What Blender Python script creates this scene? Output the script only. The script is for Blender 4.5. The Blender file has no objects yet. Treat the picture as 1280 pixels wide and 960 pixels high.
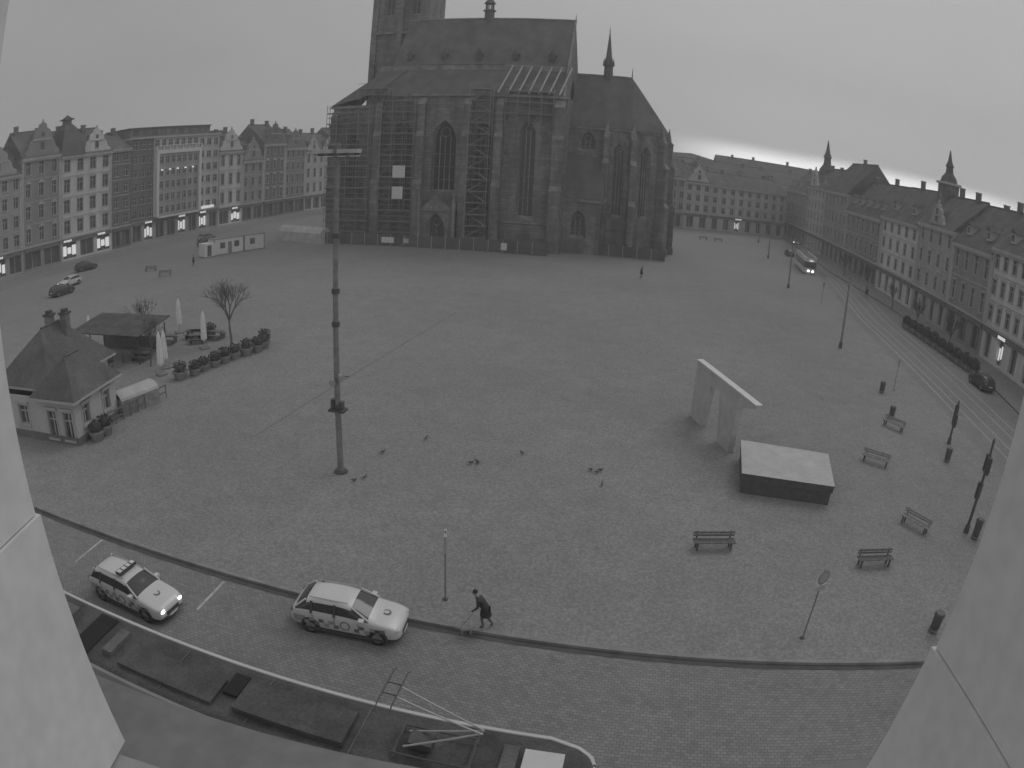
import bpy, math, random
from mathutils import Matrix, Vector
R=random.Random(7)
scene=bpy.context.scene
scene.view_settings.view_transform='Standard'; scene.view_settings.look='None'
scene.view_settings.exposure=0; scene.view_settings.gamma=1
rad=math.radians
# ------------------------------------------------------------------ materials
MATS={}
def newmat(name):
    m=bpy.data.materials.new(name); m.use_nodes=True
    return m,m.node_tree,m.node_tree.nodes["Principled BSDF"]
def gray(v): return (v,v,v,1)
def mat(name,base,rough=.8,var=.15,scale=1.0,metal=0,emit=0,streak=False,spec=.3,brick=None,fine=0):
    if name in MATS: return MATS[name]
    m,nt,b=newmat(name); L=nt.links
    b.inputs['Roughness'].default_value=rough; b.inputs['Metallic'].default_value=metal
    b.inputs['Specular IOR Level'].default_value=spec
    tc=nt.nodes.new('ShaderNodeTexCoord')
    src=tc.outputs['Object']
    if streak:
        mp=nt.nodes.new('ShaderNodeMapping'); mp.inputs['Scale'].default_value=(1,1,.22); L.new(src,mp.inputs[0]); nsrc=mp.outputs[0]
    else: nsrc=src
    n=nt.nodes.new('ShaderNodeTexNoise'); n.inputs['Scale'].default_value=scale; n.inputs['Detail'].default_value=3; n.inputs['Roughness'].default_value=.62
    L.new(nsrc,n.inputs['Vector'])
    mr=nt.nodes.new('ShaderNodeMapRange'); mr.inputs[1].default_value=.28; mr.inputs[2].default_value=.72
    mr.inputs[3].default_value=base*(1-var); mr.inputs[4].default_value=base*(1+var); L.new(n.outputs['Fac'],mr.inputs[0])
    out=mr.outputs[0]
    if fine:
        n2=nt.nodes.new('ShaderNodeTexNoise'); n2.inputs['Scale'].default_value=scale*14; n2.inputs['Detail'].default_value=1; L.new(src,n2.inputs['Vector'])
        m2=nt.nodes.new('ShaderNodeMapRange'); m2.inputs[1].default_value=.3; m2.inputs[2].default_value=.7; m2.inputs[3].default_value=1-fine; m2.inputs[4].default_value=1+fine; L.new(n2.outputs['Fac'],m2.inputs[0])
        mu=nt.nodes.new('ShaderNodeMath'); mu.operation='MULTIPLY'; L.new(out,mu.inputs[0]); L.new(m2.outputs[0],mu.inputs[1]); out=mu.outputs[0]
    if brick:
        # masonry courses on vertical faces : (x+y, z)
        sx=nt.nodes.new('ShaderNodeSeparateXYZ'); L.new(src,sx.inputs[0])
        ad=nt.nodes.new('ShaderNodeMath'); ad.operation='ADD'; L.new(sx.outputs[0],ad.inputs[0]); L.new(sx.outputs[1],ad.inputs[1])
        cx=nt.nodes.new('ShaderNodeCombineXYZ'); L.new(ad.outputs[0],cx.inputs[0]); L.new(sx.outputs[2],cx.inputs[1])
        bk=nt.nodes.new('ShaderNodeTexBrick'); bk.inputs['Scale'].default_value=1; bk.inputs['Brick Width'].default_value=brick[0]; bk.inputs['Row Height'].default_value=brick[1]
        bk.inputs['Mortar Size'].default_value=.03; bk.inputs['Color1'].default_value=gray(.8); bk.inputs['Color2'].default_value=gray(1.15); bk.inputs['Mortar'].default_value=gray(.75)
        L.new(cx.outputs[0],bk.inputs['Vector'])
        mu=nt.nodes.new('ShaderNodeMath'); mu.operation='MULTIPLY'; L.new(out,mu.inputs[0]); L.new(bk.outputs['Color'],mu.inputs[1]); out=mu.outputs[0]
    cc=nt.nodes.new('ShaderNodeCombineColor')
    for i in range(3): L.new(out,cc.inputs[i])
    L.new(cc.outputs[0],b.inputs['Base Color'])
    if emit:
        b.inputs['Emission Color'].default_value=(1,1,1,1); b.inputs['Emission Strength'].default_value=emit
    if rough>=.8 and not emit:            # fully matt surfaces: plain diffuse shader
        df=nt.nodes.new('ShaderNodeBsdfDiffuse'); L.new(cc.outputs[0],df.inputs['Color']); L.new(df.outputs[0],nt.nodes['Material Output'].inputs['Surface']); nt.nodes.remove(b)
    MATS[name]=m; return m
mat('cath_stone',.22,.95,.40,.45,streak=True,brick=(1.3,.55),fine=.14)
mat('cath_stone_light',.28,.95,.3,.6,streak=True,brick=(1.3,.55))
mat('cath_roof',.15,.8,.25,.5,streak=True,fine=.15)
mat('cath_glass',.10,.35,.3,3)
mat('cath_glass_dark',.035,.4,.3,3)
mat('scaffold_tube',.3,.5,.1,2,metal=.3)
mat('scaffold_plank',.25,.9,.25,2)
mat('timber_light',.5,.8,.15,2)
mat('hoarding',.12,.7,.3,.4)
mat('tarp',.5,.6,.2,.7)
mat('white_board',.72,.6,.05,2)
for i,v in enumerate((.27,.34,.42,.52,.21,.64,.31)): mat('plaster%d'%i,v,.9,.16,.35,streak=True,fine=.06)
mat('plaster_trim',.47,.9,.12,.6)
mat('plaster_dark',.2,.9,.2,.5)
mat('tile_roof',.17,.85,.25,.6,fine=.2)
mat('pane',.13,.2,.5,.8,spec=.5)
mat('win_frame',.5,.6,.05,2)
mat('shop_dark',.12,.3,.4,.6,spec=.6)
mat('shop_lit',.6,.5,.1,1,emit=.55)
mat('lamp_lit',.8,.5,0,1,emit=6)
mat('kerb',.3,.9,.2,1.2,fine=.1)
mat('kerb_shade',.12,.9,.2,1.2)  # darker copy of the kerb stone, kerb shadow put into the colour
mat('paint_line',.5,.8,.3,2.5,fine=.2)
mat('dark_metal',.12,.5,.15,3,metal=.2)
mat('grey_metal',.27,.6,.25,2.5,metal=.2)
mat('light_metal',.5,.45,.1,2,metal=.3)
mat('wood',.19,.8,.3,4)
mat('wood_light',.3,.8,.3,4)
mat('granite_dark',.11,.5,.25,3,fine=.2)
mat('cover_light',.5,.6,.14,1.2,fine=.07)
mat('fountain_gold',.5,.5,.12,1.2)
mat('car_white',.68,.25,.03,1,spec=.6)
mat('car_dark',.07,.25,.1,1,spec=.6)
mat('car_grey',.25,.3,.05,1,spec=.6)
mat('car_glass',.06,.08,.1,1,spec=.8)
mat('tyre',.045,.85,.1,5)
mat('rim',.35,.35,.1,5,metal=.6)
mat('car_trim',.09,.5,.1,5)
mat('stripe',.2,.4,.05,5)
mat('stripe_mid',.38,.4,.05,5)
mat('tail_lamp',.16,.3,.1,5)
mat('head_lamp',.6,.15,.05,5)
mat('tram_roof',.09,.6,.4,.9,fine=.2)
mat('tram_roof_b',.15,.6,.3,.9,fine=.15)
mat('tram_side',.3,.4,.1,.6)
mat('tram_pane',.17,.35,.3,.8)
mat('tram_white',.66,.4,.06,1.5)
mat('bark',.16,.95,.3,6)
mat('hedge',.11,.95,.5,5)
mat('umbrella',.85,.9,.12,3)
mat('window_reveal',.72,.9,.08,2.2,fine=.05)
mat('facade_stone',.42,.9,.12,1.2,fine=.06)
mat('zinc',.24,.6,.16,2.5,fine=.08)
mat('drain_stone',.22,.9,.15,.5)
mat('cloth_dark',.06,.95,.3,6)
mat('skin',.35,.6,.05,6)
mat('fur',.3,.95,.3,14)
mat('feather',.15,.9,.5,9)
mat('hill',.12,1,.4,.02)
# paving ------------------------------------------------------------------
def paving(name,base,cell,rows=False):
    m,nt,b=newmat(name); L=nt.links; N=nt.nodes
    b.inputs['Roughness'].default_value=.9; b.inputs['Specular IOR Level'].default_value=.25
    g=N.new('ShaderNodeNewGeometry'); mp=N.new('ShaderNodeMapping'); mp.inputs['Rotation'].default_value=(0,0,rad(10.1)); L.new(g.outputs['Position'],mp.inputs[0])
    def noise(sc,det,lo,hi,a=.3,c=.7):
        n=N.new('ShaderNodeTexNoise'); n.inputs['Scale'].default_value=sc; n.inputs['Detail'].default_value=det; n.inputs['Roughness'].default_value=.65; L.new(mp.outputs[0],n.inputs['Vector'])
        r=N.new('ShaderNodeMapRange'); r.inputs[1].default_value=a; r.inputs[2].default_value=c; r.inputs[3].default_value=lo; r.inputs[4].default_value=hi; L.new(n.outputs['Fac'],r.inputs[0]); return r.outputs[0]
    def mul(a,c):
        k=N.new('ShaderNodeMath'); k.operation='MULTIPLY'; L.new(a,k.inputs[0]); L.new(c,k.inputs[1]); return k.outputs[0]
    col=mul(noise(.045,3,base*.9,base*1.1),noise(.6,3,.93,1.07))
    col=mul(col,noise(3.5,2,.95,1.05))
    if rows:
        t=N.new('ShaderNodeTexBrick'); t.inputs['Scale'].default_value=1; t.inputs['Brick Width'].default_value=cell*1.5; t.inputs['Row Height'].default_value=cell; t.inputs['Mortar Size'].default_value=cell*.09
        t.inputs['Color1'].default_value=gray(.87); t.inputs['Color2'].default_value=gray(1.13); t.inputs['Mortar'].default_value=gray(.66); L.new(mp.outputs[0],t.inputs['Vector']); c2=t.outputs['Color']
    else:
        t=N.new('ShaderNodeTexVoronoi'); t.inputs['Scale'].default_value=1/cell; L.new(mp.outputs[0],t.inputs['Vector'])
        s=N.new('ShaderNodeSeparateColor'); L.new(t.outputs['Color'],s.inputs[0])
        r=N.new('ShaderNodeMapRange'); r.inputs[3].default_value=.9; r.inputs[4].default_value=1.1; L.new(s.outputs[0],r.inputs[0])
        r2=N.new('ShaderNodeMapRange'); r2.inputs[1].default_value=.35; r2.inputs[2].default_value=.7; r2.inputs[3].default_value=1; r2.inputs[4].default_value=.8; L.new(t.outputs['Distance'],r2.inputs[0])
        c2=mul(r.outputs[0],r2.outputs[0])
    col=mul(col,c2)
    cc=N.new('ShaderNodeCombineColor')
    for i in range(3): L.new(col,cc.inputs[i])
    L.new(cc.outputs[0],b.inputs['Base Color'])
    bp=N.new('ShaderNodeBump'); bp.inputs['Strength'].default_value=.15; bp.inputs['Distance'].default_value=.02; L.new(c2,bp.inputs['Height']); L.new(bp.outputs[0],b.inputs['Normal'])
    MATS[name]=m
paving('cobble_square',.30,.12)
paving('cobble_road',.26,.15,True)
paving('terrain',.25,.5)
# ------------------------------------------------------------------ mesh builder
class MB:
    def __init__(s,O=(0,0,0),ang=0):
        s.v=[];s.f=[];s.m=[];s.names=[]
        s.M=Matrix.Translation(Vector(O))@Matrix.Rotation(rad(ang),4,'Z'); s.L=Matrix.Identity(4)
    def mi(s,n):
        if n not in s.names: s.names.append(n)
        return s.names.index(n)
    def add(s,vs,fs,mt):
        b=len(s.v); s.v+=[s.L@Vector(v) for v in vs]; k=s.mi(mt)
        for f in fs: s.f.append([b+i for i in f]); s.m.append(k)
    def quad(s,a,b,c,d,mt): s.add([a,b,c,d],[(0,1,2,3)],mt)
    def box(s,x0,x1,y0,y1,z0,z1,mt):
        s.add([(x0,y0,z0),(x1,y0,z0),(x1,y1,z0),(x0,y1,z0),(x0,y0,z1),(x1,y0,z1),(x1,y1,z1),(x0,y1,z1)],
              [(0,3,2,1),(4,5,6,7),(0,1,5,4),(1,2,6,5),(2,3,7,6),(3,0,4,7)],mt)
    def prism(s,poly,y0,y1,mt):  # poly in xz, ccw seen from -y
        n=len(poly); s.add([(x,y0,z) for x,z in poly]+[(x,y1,z) for x,z in poly],
            [tuple(range(n)),tuple(range(2*n-1,n-1,-1))]+[(i,i+n,(i+1)%n+n,(i+1)%n) for i in range(n)],mt)
    def slab(s,poly,z0,z1,mt,side=None): # poly in xy ccw
        n=len(poly); s.add([(x,y,z1) for x,y in poly],[tuple(range(n))],mt)
        for i in range(n):
            a=poly[i];c=poly[(i+1)%n]; s.quad((a[0],a[1],z0),(c[0],c[1],z0),(c[0],c[1],z1),(a[0],a[1],z1),side or mt)
    def cyl(s,p0,p1,r0,r1,n,mt,cap=True):
        p0=Vector(p0);p1=Vector(p1);d=(p1-p0)
        if d.length<1e-6:return
        d.normalize(); a=d.orthogonal().normalized(); b=d.cross(a)
        vs=[]
        for p,r in((p0,r0),(p1,r1)):
            for i in range(n):
                t=2*math.pi*(i+.5)/n; vs.append(tuple(p+a*(r*math.cos(t))+b*(r*math.sin(t))))
        fs=[(i,(i+1)%n,(i+1)%n+n,i+n) for i in range(n)]
        if cap: fs+=[tuple(range(n-1,-1,-1)),tuple(range(n,2*n))]
        s.add(vs,fs,mt)
    def pyr(s,poly,apex,mt):
        n=len(poly); s.add(list(poly)+[apex],[(i,(i+1)%n,n) for i in range(n)],mt)
    def ell(s,c,r,mt,nu=10,nv=6):
        vs=[];fs=[]
        for j in range(nv+1):
            ph=math.pi*j/nv
            for i in range(nu):
                t=2*math.pi*i/nu; vs.append((c[0]+r[0]*math.sin(ph)*math.cos(t),c[1]+r[1]*math.sin(ph)*math.sin(t),c[2]+r[2]*math.cos(ph)))
        for j in range(nv):
            for i in range(nu): fs.append((j*nu+i,(j+1)*nu+i,(j+1)*nu+(i+1)%nu,j*nu+(i+1)%nu))
        s.add(vs,fs,mt)
    def obj(s,name,smooth=False,parent=None):
        me=bpy.data.meshes.new(name); me.from_pydata([tuple(v) for v in s.v],[],s.f); me.update()
        for n in s.names: me.materials.append(MATS[n])
        me.polygons.foreach_set('material_index',s.m)
        if smooth: me.polygons.foreach_set('use_smooth',[True]*len(s.f))
        ob=bpy.data.objects.new(name,me); scene.collection.objects.link(ob); ob.matrix_world=s.M
        if parent: ob.parent=parent
        return ob
# ------------------------------------------------------------------ camera
PITCH,ROLL,H=rad(18.842),rad(-3.054),17.046
c_,s_=math.cos(ROLL),math.sin(ROLL)
Fw=Vector((0,math.cos(PITCH),-math.sin(PITCH))); Dn=Vector((0,-math.sin(PITCH),-math.cos(PITCH))); Rt=Vector((1,0,0))
X=c_*Rt+s_*Dn; Y=s_*Rt-c_*Dn; Z=-Fw
cam=bpy.data.cameras.new('camera'); co=bpy.data.objects.new('camera',cam); scene.collection.objects.link(co)
co.matrix_world=Matrix(((X.x,Y.x,Z.x,0),(X.y,Y.y,Z.y,0),(X.z,Y.z,Z.z,H),(0,0,0,1)))
cam.sensor_fit='HORIZONTAL'; cam.sensor_width=36; cam.sensor_height=27; cam.clip_start=.05; cam.clip_end=4000; cam.lens=21
cam.type='PANO'
# wide-angle lens of the webcam: measured radial polynomial
cam.panorama_type='FISHEYE_LENS_POLYNOMIAL'; cam.fisheye_fov=math.pi
cam.fisheye_polynomial_k0=0; cam.fisheye_polynomial_k1=-0.039833; cam.fisheye_polynomial_k2=0; cam.fisheye_polynomial_k3=-8.113e-6; cam.fisheye_polynomial_k4=0
scene.camera=co
# ------------------------------------------------------------------ world
w=bpy.data.worlds.new("World"); scene.world=w; w.use_nodes=True; nt=w.node_tree; N=nt.nodes; L=nt.links
bg=N['Background']; bg.inputs['Strength'].default_value=1
SUN_EL,SUN_AZ=rad(48),rad(40)
sky=N.new('ShaderNodeTexSky'); sky.sky_type='NISHITA'; sky.sun_disc=False; sky.sun_elevation=SUN_EL; sky.sun_rotation=SUN_AZ
bw=N.new('ShaderNodeRGBToBW'); L.new(sky.outputs[0],bw.inputs[0])
tc=N.new('ShaderNodeTexCoord'); sx=N.new('ShaderNodeSeparateXYZ'); L.new(tc.outputs['Generated'],sx.inputs[0])
def M(op,a,b=None,c=None):
    k=N.new('ShaderNodeMath'); k.operation=op
    for i,v in enumerate((a,b,c)):
        if v is None: continue
        if isinstance(v,(int,float)): k.inputs[i].default_value=v
        else: L.new(v,k.inputs[i])
    return k.outputs[0]
def MR(v,a,b,c,d,sm=False):
    k=N.new('ShaderNodeMapRange'); k.inputs[1].default_value=a;k.inputs[2].default_value=b;k.inputs[3].default_value=c;k.inputs[4].default_value=d
    if sm: k.interpolation_type='SMOOTHSTEP'
    L.new(v,k.inputs[0]); return k.outputs[0]
x_,y_,z_=sx.outputs
azr=MR(x_,-.75,.6,.335,.49,True)              # overcast deck, lighter towards the east
n=N.new('ShaderNodeTexNoise'); n.inputs['Scale'].default_value=2.2; n.inputs['Detail'].default_value=2
mp=N.new('ShaderNodeMapping'); mp.inputs['Scale'].default_value=(1,1,2.6); L.new(tc.outputs['Generated'],mp.inputs[0]); L.new(mp.outputs[0],n.inputs['Vector'])
cl=MR(n.outputs['Fac'],.3,.7,.95,1.05)
deck=M('MULTIPLY',azr,cl)
# bright break in the cloud along the north-eastern horizon
edge=M('ADD',z_,M('MULTIPLY',M('SUBTRACT',n.outputs['Fac'],.5),.03))
band=MR(edge,.05,.022,0,1,True)
azm=M('MULTIPLY',MR(x_,.16,.34,0,1,True),MR(x_,.74,.6,0,1,True))
azm=M('MULTIPLY',azm,MR(y_,0,.2,0,1))
br=M('MULTIPLY',M('MULTIPLY',band,azm),.8)
tot=M('ADD',M('ADD',deck,br),M('MULTIPLY',bw.outputs[0],.004))
cb=N.new('ShaderNodeCombineColor')
for i in range(3): L.new(tot,cb.inputs[i])
L.new(cb.outputs[0],bg.inputs['Color'])
sl=bpy.data.lights.new('sun','SUN'); sl.energy=.5; sl.angle=rad(30); so=bpy.data.objects.new('sun',sl); scene.collection.objects.link(so)
sd=Vector((math.sin(SUN_AZ)*math.cos(SUN_EL),math.cos(SUN_AZ)*math.cos(SUN_EL),math.sin(SUN_EL)))
so.rotation_euler=sd.to_track_quat('Z','Y').to_euler(); so.location=(0,50,120)
# ------------------------------------------------------------------ ground
g=MB(); g.slab([(-1500,-300),(1500,-300),(1500,2500),(-1500,2500)],-.6,-.13,'terrain'); g.obj('ground')
def ky(x): return 21.5-.178*(x+3.5)   # kerb line of the south side
g=MB(); g.slab([(-110,-2),(60,-2),(60,8),(43,30),(49.5,47),(57,84),(66,120),(83,184),(72,184),(56,123),(45,87),(36.5,47),(32,ky(32)-.5),(-110,ky(-110)-.5)],-.13,-.12,'cobble_road'); g.obj('road')
SQ=[(-110,ky(-110)),(29,ky(29)),(31.8,ky(29)+2),(37.8,47.6),(46,86.6),(57,122.6),(73,184),(110,240),(-20,260),(-130,200)]
g=MB(); g.slab(SQ,-.13,0,'cobble_square','kerb_shade'); g.obj('square_pavement')
def strip(mb,pts,w,z,h,mt):
    for a,b in zip(pts[:-1],pts[1:]):
        a=Vector((*a,0));b=Vector((*b,0));d=(b-a).normalized();nn=Vector((-d.y,d.x,0))*w
        mb.add([(a.x,a.y,z),(b.x,b.y,z),(b.x+nn.x,b.y+nn.y,z),(a.x+nn.x,a.y+nn.y,z),(a.x,a.y,z+h),(b.x,b.y,z+h),(b.x+nn.x,b.y+nn.y,z+h),(a.x+nn.x,a.y+nn.y,z+h)],
          [(4,5,6,7),(0,1,5,4),(2,3,7,6),(1,2,6,5),(3,0,4,7)],mt)
k=MB()
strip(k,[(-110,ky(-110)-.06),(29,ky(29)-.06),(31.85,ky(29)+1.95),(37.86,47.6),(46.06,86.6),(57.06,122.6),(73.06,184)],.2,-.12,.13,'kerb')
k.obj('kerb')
g=MB(); strip(g,[(-110,ky(-110)-.36),(29,ky(29)-.36)],.29,-.118,.004,'kerb_shade'); g.obj('kerb_shadow_line')  # thin dark strip painting the shadow line along the kerb foot
# east pavement
g=MB(); g.slab([(60,30),(75,60),(78,95),(82,130),(100,200),(78,200),(63,130),(59,95),(53,62),(46,38)],-.12,.01,'cobble_square','kerb_shade'); g.obj('east_pavement')
# parking bay lines
g=MB()
for (a,b) in [((-19.36,23.85),(-19.75,21.6)),((-11.78,22.45),(-12.2,20.2)),((-27.1,25.2),(-27.5,23))]: strip(g,[a,b],.12,-.12,.008,'paint_line')
strip(g,[(47.6,86.4),(39.2,47.4)],.12,-.12,.008,'paint_line'); strip(g,[(58.5,122.4),(47.6,86.4)],.12,-.12,.008,'paint_line')
g.obj('road_marking')
g=MB(); g.slab([(-88,60),(-66,128),(-46,190),(-53,193),(-74,130),(-97,62)],-.01,.004,'cobble_road'); g.obj('west_street')
g=MB(); strip(g,[(-15.6,37.1),(-6.2,71.5)],.14,0,.004,'drain_stone'); g.obj('drain_channel')
g=MB()
for o in (2.3,3.75,5.6,7.05):
    strip(g,[(32+o+1,20),(38.2+o,47.6),(46.4+o,86.6),(57.4+o,122.6),(73+o,184)],.07,-.12,.006,'light_metal')
for o in (-7.3,-8.75): strip(g,[(-110,ky(-110)+o),(40,ky(40)+o)],.07,-.12,.006,'light_metal')
g.obj('tram_rails')
# ------------------------------------------------------------------ houses
def window(mb,x0,x1,z0,z1,fr='win_frame',hood=0,dep=.22):
    mb.quad((x0,0,z0),(x1,0,z0),(x1,dep,z0),(x0,dep,z0),'plaster_trim'); mb.quad((x0,dep,z1),(x1,dep,z1),(x1,0,z1),(x0,0,z1),'plaster_trim')
    mb.quad((x0,0,z0),(x0,dep,z0),(x0,dep,z1),(x0,0,z1),'plaster_trim'); mb.quad((x1,dep,z0),(x1,0,z0),(x1,0,z1),(x1,dep,z1),'plaster_trim')
    mb.quad((x0,dep,z0),(x1,dep,z0),(x1,dep,z1),(x0,dep,z1),'pane')
    c=(x0+x1)/2; t=.05; mb.box(c-t,c+t,dep-.06,dep-.01,z0,z1,fr); zz=z0+(z1-z0)*.68; mb.box(x0,x1,dep-.07,dep-.012,zz-t,zz+t,fr)
    mb.box(x0-.15,x1+.15,-.14,-.002,z0-.16,z0-.01,'plaster_trim')
    if hood: mb.box(x0-.18,x1+.18,-.18,-.003,z1+.15,z1+.33,'plaster_trim'); mb.box(x0-.16,x0-.02,-.05,-.002,z0,z1+.14,'plaster_trim'); mb.box(x1+.02,x1+.16,-.05,-.002,z0,z1+.14,'plaster_trim')
    if hood==2: mb.prism([(x0-.2,z1+.33),(x1+.2,z1+.33),(c,z1+.75)],-.17,-.004,'plaster_trim')
def wallgrid(mb,x0,x1,zb,zt,rows,cols,wm,ww=1.15,hr=.56,hood=0,fr='win_frame',lo=.24):
    cw=(x1-x0)/cols; rh=(zt-zb)/rows; ww=min(ww,cw*.62)
    for r in range(rows):
        a=zb+r*rh; s=a+rh*lo; e=s+rh*hr
        mb.quad((x0,0,a),(x1,0,a),(x1,0,s),(x0,0,s),wm); mb.quad((x0,0,e),(x1,0,e),(x1,0,a+rh),(x0,0,a+rh),wm)
        px=x0
        for c in range(cols):
            m_=x0+cw*(c+.5); mb.quad((px,0,s),(m_-ww/2,0,s),(m_-ww/2,0,e),(px,0,e),wm); px=m_+ww/2
            window(mb,m_-ww/2,px,s,e,fr,hood)
        mb.quad((px,0,s),(x1,0,s),(x1,0,e),(px,0,e),wm)
GP=[(1,0),(1,.16),(.93,.2),(.8,.24),(.74,.34),(.70,.44),(.6,.5),(.52,.52),(.5,.64),(.46,.74),(.33,.8),(.22,.83),(.2,.93)]
def bgable(mb,c,hw,z,h,mt,y0=-.12,y1=.5):
    p=[(c-x*hw,z+t*h) for x,t in GP]+[(c,z+h)]+[(c+x*hw,z+t*h) for x,t in GP[::-1]]
    mb.prism(p[::-1],y0,y1,mt)
    mb.box(c-hw*.55,c+hw*.55,y0-.12,y0-.003,z+h*.47,z+h*.52,'plaster_trim')
    mb.box(c-.5,c+.5,y0-.03,y0-.004,z+h*.2,z+h*.2+1.4,'pane'); mb.box(c-.62,c+.62,y0-.1,y0-.031,z+h*.2-.2,z+h*.2-.05,'plaster_trim')
    mb.box(c-.35,c+.35,y0-.03,y0-.004,z+h*.58,z+h*.58+.8,'pane')
    mb.ell((c,(y0+y1)/2,z+h+.3),(.25,.25,.4),'plaster_trim',6,4)
PIER=.45
def shopfront(mb,w,h,cols,wm,lit=()):
    cw=w/cols; dep=.45
    mb.quad((0,0,h-.9),(w,0,h-.9),(w,0,h),(0,0,h),wm)
    mb.quad((0,0,0),(w,0,0),(w,0,.35),(0,0,.35),wm)
    for c in range(cols):
        a=c*cw; p=PIER
        mb.quad((a,0,.35),(a+p,0,.35),(a+p,0,h-.9),(a,0,h-.9),wm); mb.quad((a+cw-p,0,.35),(a+cw,0,.35),(a+cw,0,h-.9),(a+cw-p,0,h-.9),wm)
        if c in lit:
            for q in range(3): mb.box(a+p+.15+q*(cw-2*p)/3,a+p+(q+1)*(cw-2*p)/3-.1,dep-.09,dep-.03,.9+.3*(q%2),h-1.5-.35*((q+c)%2),'shop_lit')
            for q in range(6): mb.box(a+p+.1+q*.36,a+p+.32+q*.36,-.3,-.225,h-.68,h-.3,'shop_lit')
        mb.quad((a+p,dep,.35),(a+cw-p,dep,.35),(a+cw-p,dep,h-.9),(a+p,dep,h-.9),'shop_dark')
        mb.quad((a+p,0,.35),(a+p,dep,.35),(a+p,dep,h-.9),(a+p,0,h-.9),wm); mb.quad((a+cw-p,dep,.35),(a+cw-p,0,.35),(a+cw-p,0,h-.9),(a+cw-p,dep,h-.9),wm)
        mb.quad((a+p,dep,h-.9),(a+cw-p,dep,h-.9),(a+cw-p,0,h-.9),(a+p,0,h-.9),wm); mb.quad((a+p,0,.35),(a+cw-p,0,.35),(a+cw-p,dep,.35),(a+p,dep,.35),wm)
        mb.box(a+cw*.5-.05,a+cw*.5+.05,dep-.08,dep-.01,.35,h-.9,'win_frame')
    mb.box(.3,w-.3,-.22,-.003,h-.8,h-.15,'plaster_dark')
def house(name,O,ang,u0,w,d,ze,rows,cols,wm,rm='tile_roof',ridge=5.5,gables=(),hood=1,lit=(),gh=4.3,ww=1.15,pil=True,chim=2,dorm=0,hr=.56):
    e=Vector((math.cos(rad(ang)),math.sin(rad(ang)),0)); P=Vector((O[0],O[1],0))+e*u0
    mb=MB(P,ang)
    sc=max(2,int(w/3.6)); shopfront(mb,w,gh,sc,wm,lit)
    wallgrid(mb,0,w,gh,ze,rows,cols,wm,ww,hr,hood)
    mb.quad((0,d,0),(0,0,0),(0,0,ze),(0,d,ze),wm); mb.quad((w,0,0),(w,d,0),(w,d,ze),(w,0,ze),wm); mb.quad((w,d,0),(0,d,0),(0,d,ze),(w,d,ze),wm)
    mb.box(-.02,w+.02,-.25,-.004,gh-.08,gh+.2,'plaster_trim'); mb.box(-.05,w+.05,-.5,-.005,ze-.45,ze,'plaster_trim'); mb.box(0,w,-.3,-.006,ze-.75,ze-.452,'plaster_trim')
    for r in range(1,rows): zz=gh+(ze-gh)*r/rows; mb.box(0.01,w-.01,-.1,-.003,zz-.08,zz+.08,'plaster_trim')
    if pil:
        for xx in (0.02,w-.52): mb.box(xx,xx+.5,-.13,-.007,gh+.21,ze-.76,'plaster_trim')
    zr=ze+ridge; mb.add([(-.0,-.55,ze+.01),(w,-.55,ze+.01),(w,d/2,zr),(0,d/2,zr),(0,d+.3,ze+.01),(w,d+.3,ze+.01)],[(0,1,2,3),(3,2,5,4),(0,3,4),(1,5,2)],rm)
    mb.cyl((0,d/2,zr+.03),(w,d/2,zr+.03),.14,.14,5,rm)
    for i in range(chim):
        cx=w*(i+.5+R.uniform(-.25,.25))/chim; cy=d/2+R.uniform(-1.5,1); zc=zr-abs(cy-d/2)*ridge/(d/2)
        mb.box(cx-.45,cx+.45,cy-.35,cy+.35,zc-.6,zc+1.5,'plaster_dark'); mb.box(cx-.52,cx+.52,cy-.42,cy+.42,zc+1.5,zc+1.65,'plaster_trim')
    for i in range(dorm):
        cx=w*(i+.5)/dorm; t=.32; zz=ze+ridge*t*1.0; yy=-.5+(d/2+.5)*t
        mb.box(cx-.6,cx+.6,yy-.9,yy+2,zz-.5,zz+.8,'plaster_trim'); mb.box(cx-.4,cx+.4,yy-.93,yy-.905,zz-.2,zz+.6,'pane'); mb.prism([(cx-.8,zz+.8),(cx+.8,zz+.8),(cx,zz+1.5)],yy-1,yy+2.4,rm)
    for c,hw,hh_ in gables:
        bgable(mb,c,hw,ze+.02,hh_,wm)
        zt=ze+hh_*.75; mb.add([(c-hw*.7,.45,ze+.1),(c+hw*.7,.45,ze+.1),(c,.45,zt),(c,d*.4,zt),(c-hw*.7,d*.4,ze+.1),(c+hw*.7,d*.4,ze+.1)],[(0,2,3,4),(1,5,3,2)],rm)
    return mb
WO=(-81.45,120); WA=72
def th(*a,**k_): return house('t',*a,**k_).obj('town_house')
th(WO,WA,-62,19,12,18,3,6,'plaster1',gables=[(9,5,5)],dorm=2)
th(WO,WA,-43,19.2,12,18.2,4,7,'plaster2',gables=[(13.4,4.5,5.8)],lit=(1,3))
th(WO,WA,-23.8,9.9,12,20.9,4,3,'plaster6',gables=[(5,4.2,6.6)],hood=2)
mb=house('t',WO,WA,-13.9,13.9,12,20.3,4,4,'plaster5',gables=[(9.5,3.8,5)],hood=2,ww=1.5,hr=.6,lit=(0,2))
def ring(x0,x1,y0,y1,z): return [(x0,y0,z),(x1,y0,z),(x1,y1,z),(x0,y1,z)]
rr=[ring(-.2,6.2,-.6,6,20.32),ring(.3,5.7,-.1,5.5,23),ring(1.2,4.8,.8,4.6,25.6),ring(2.2,3.8,1.8,3.6,26.8)]
for a,b in zip(rr[:-1],rr[1:]):
    for i in range(4): mb.quad(a[i],a[(i+1)%4],b[(i+1)%4],b[i],'cath_roof')
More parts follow.
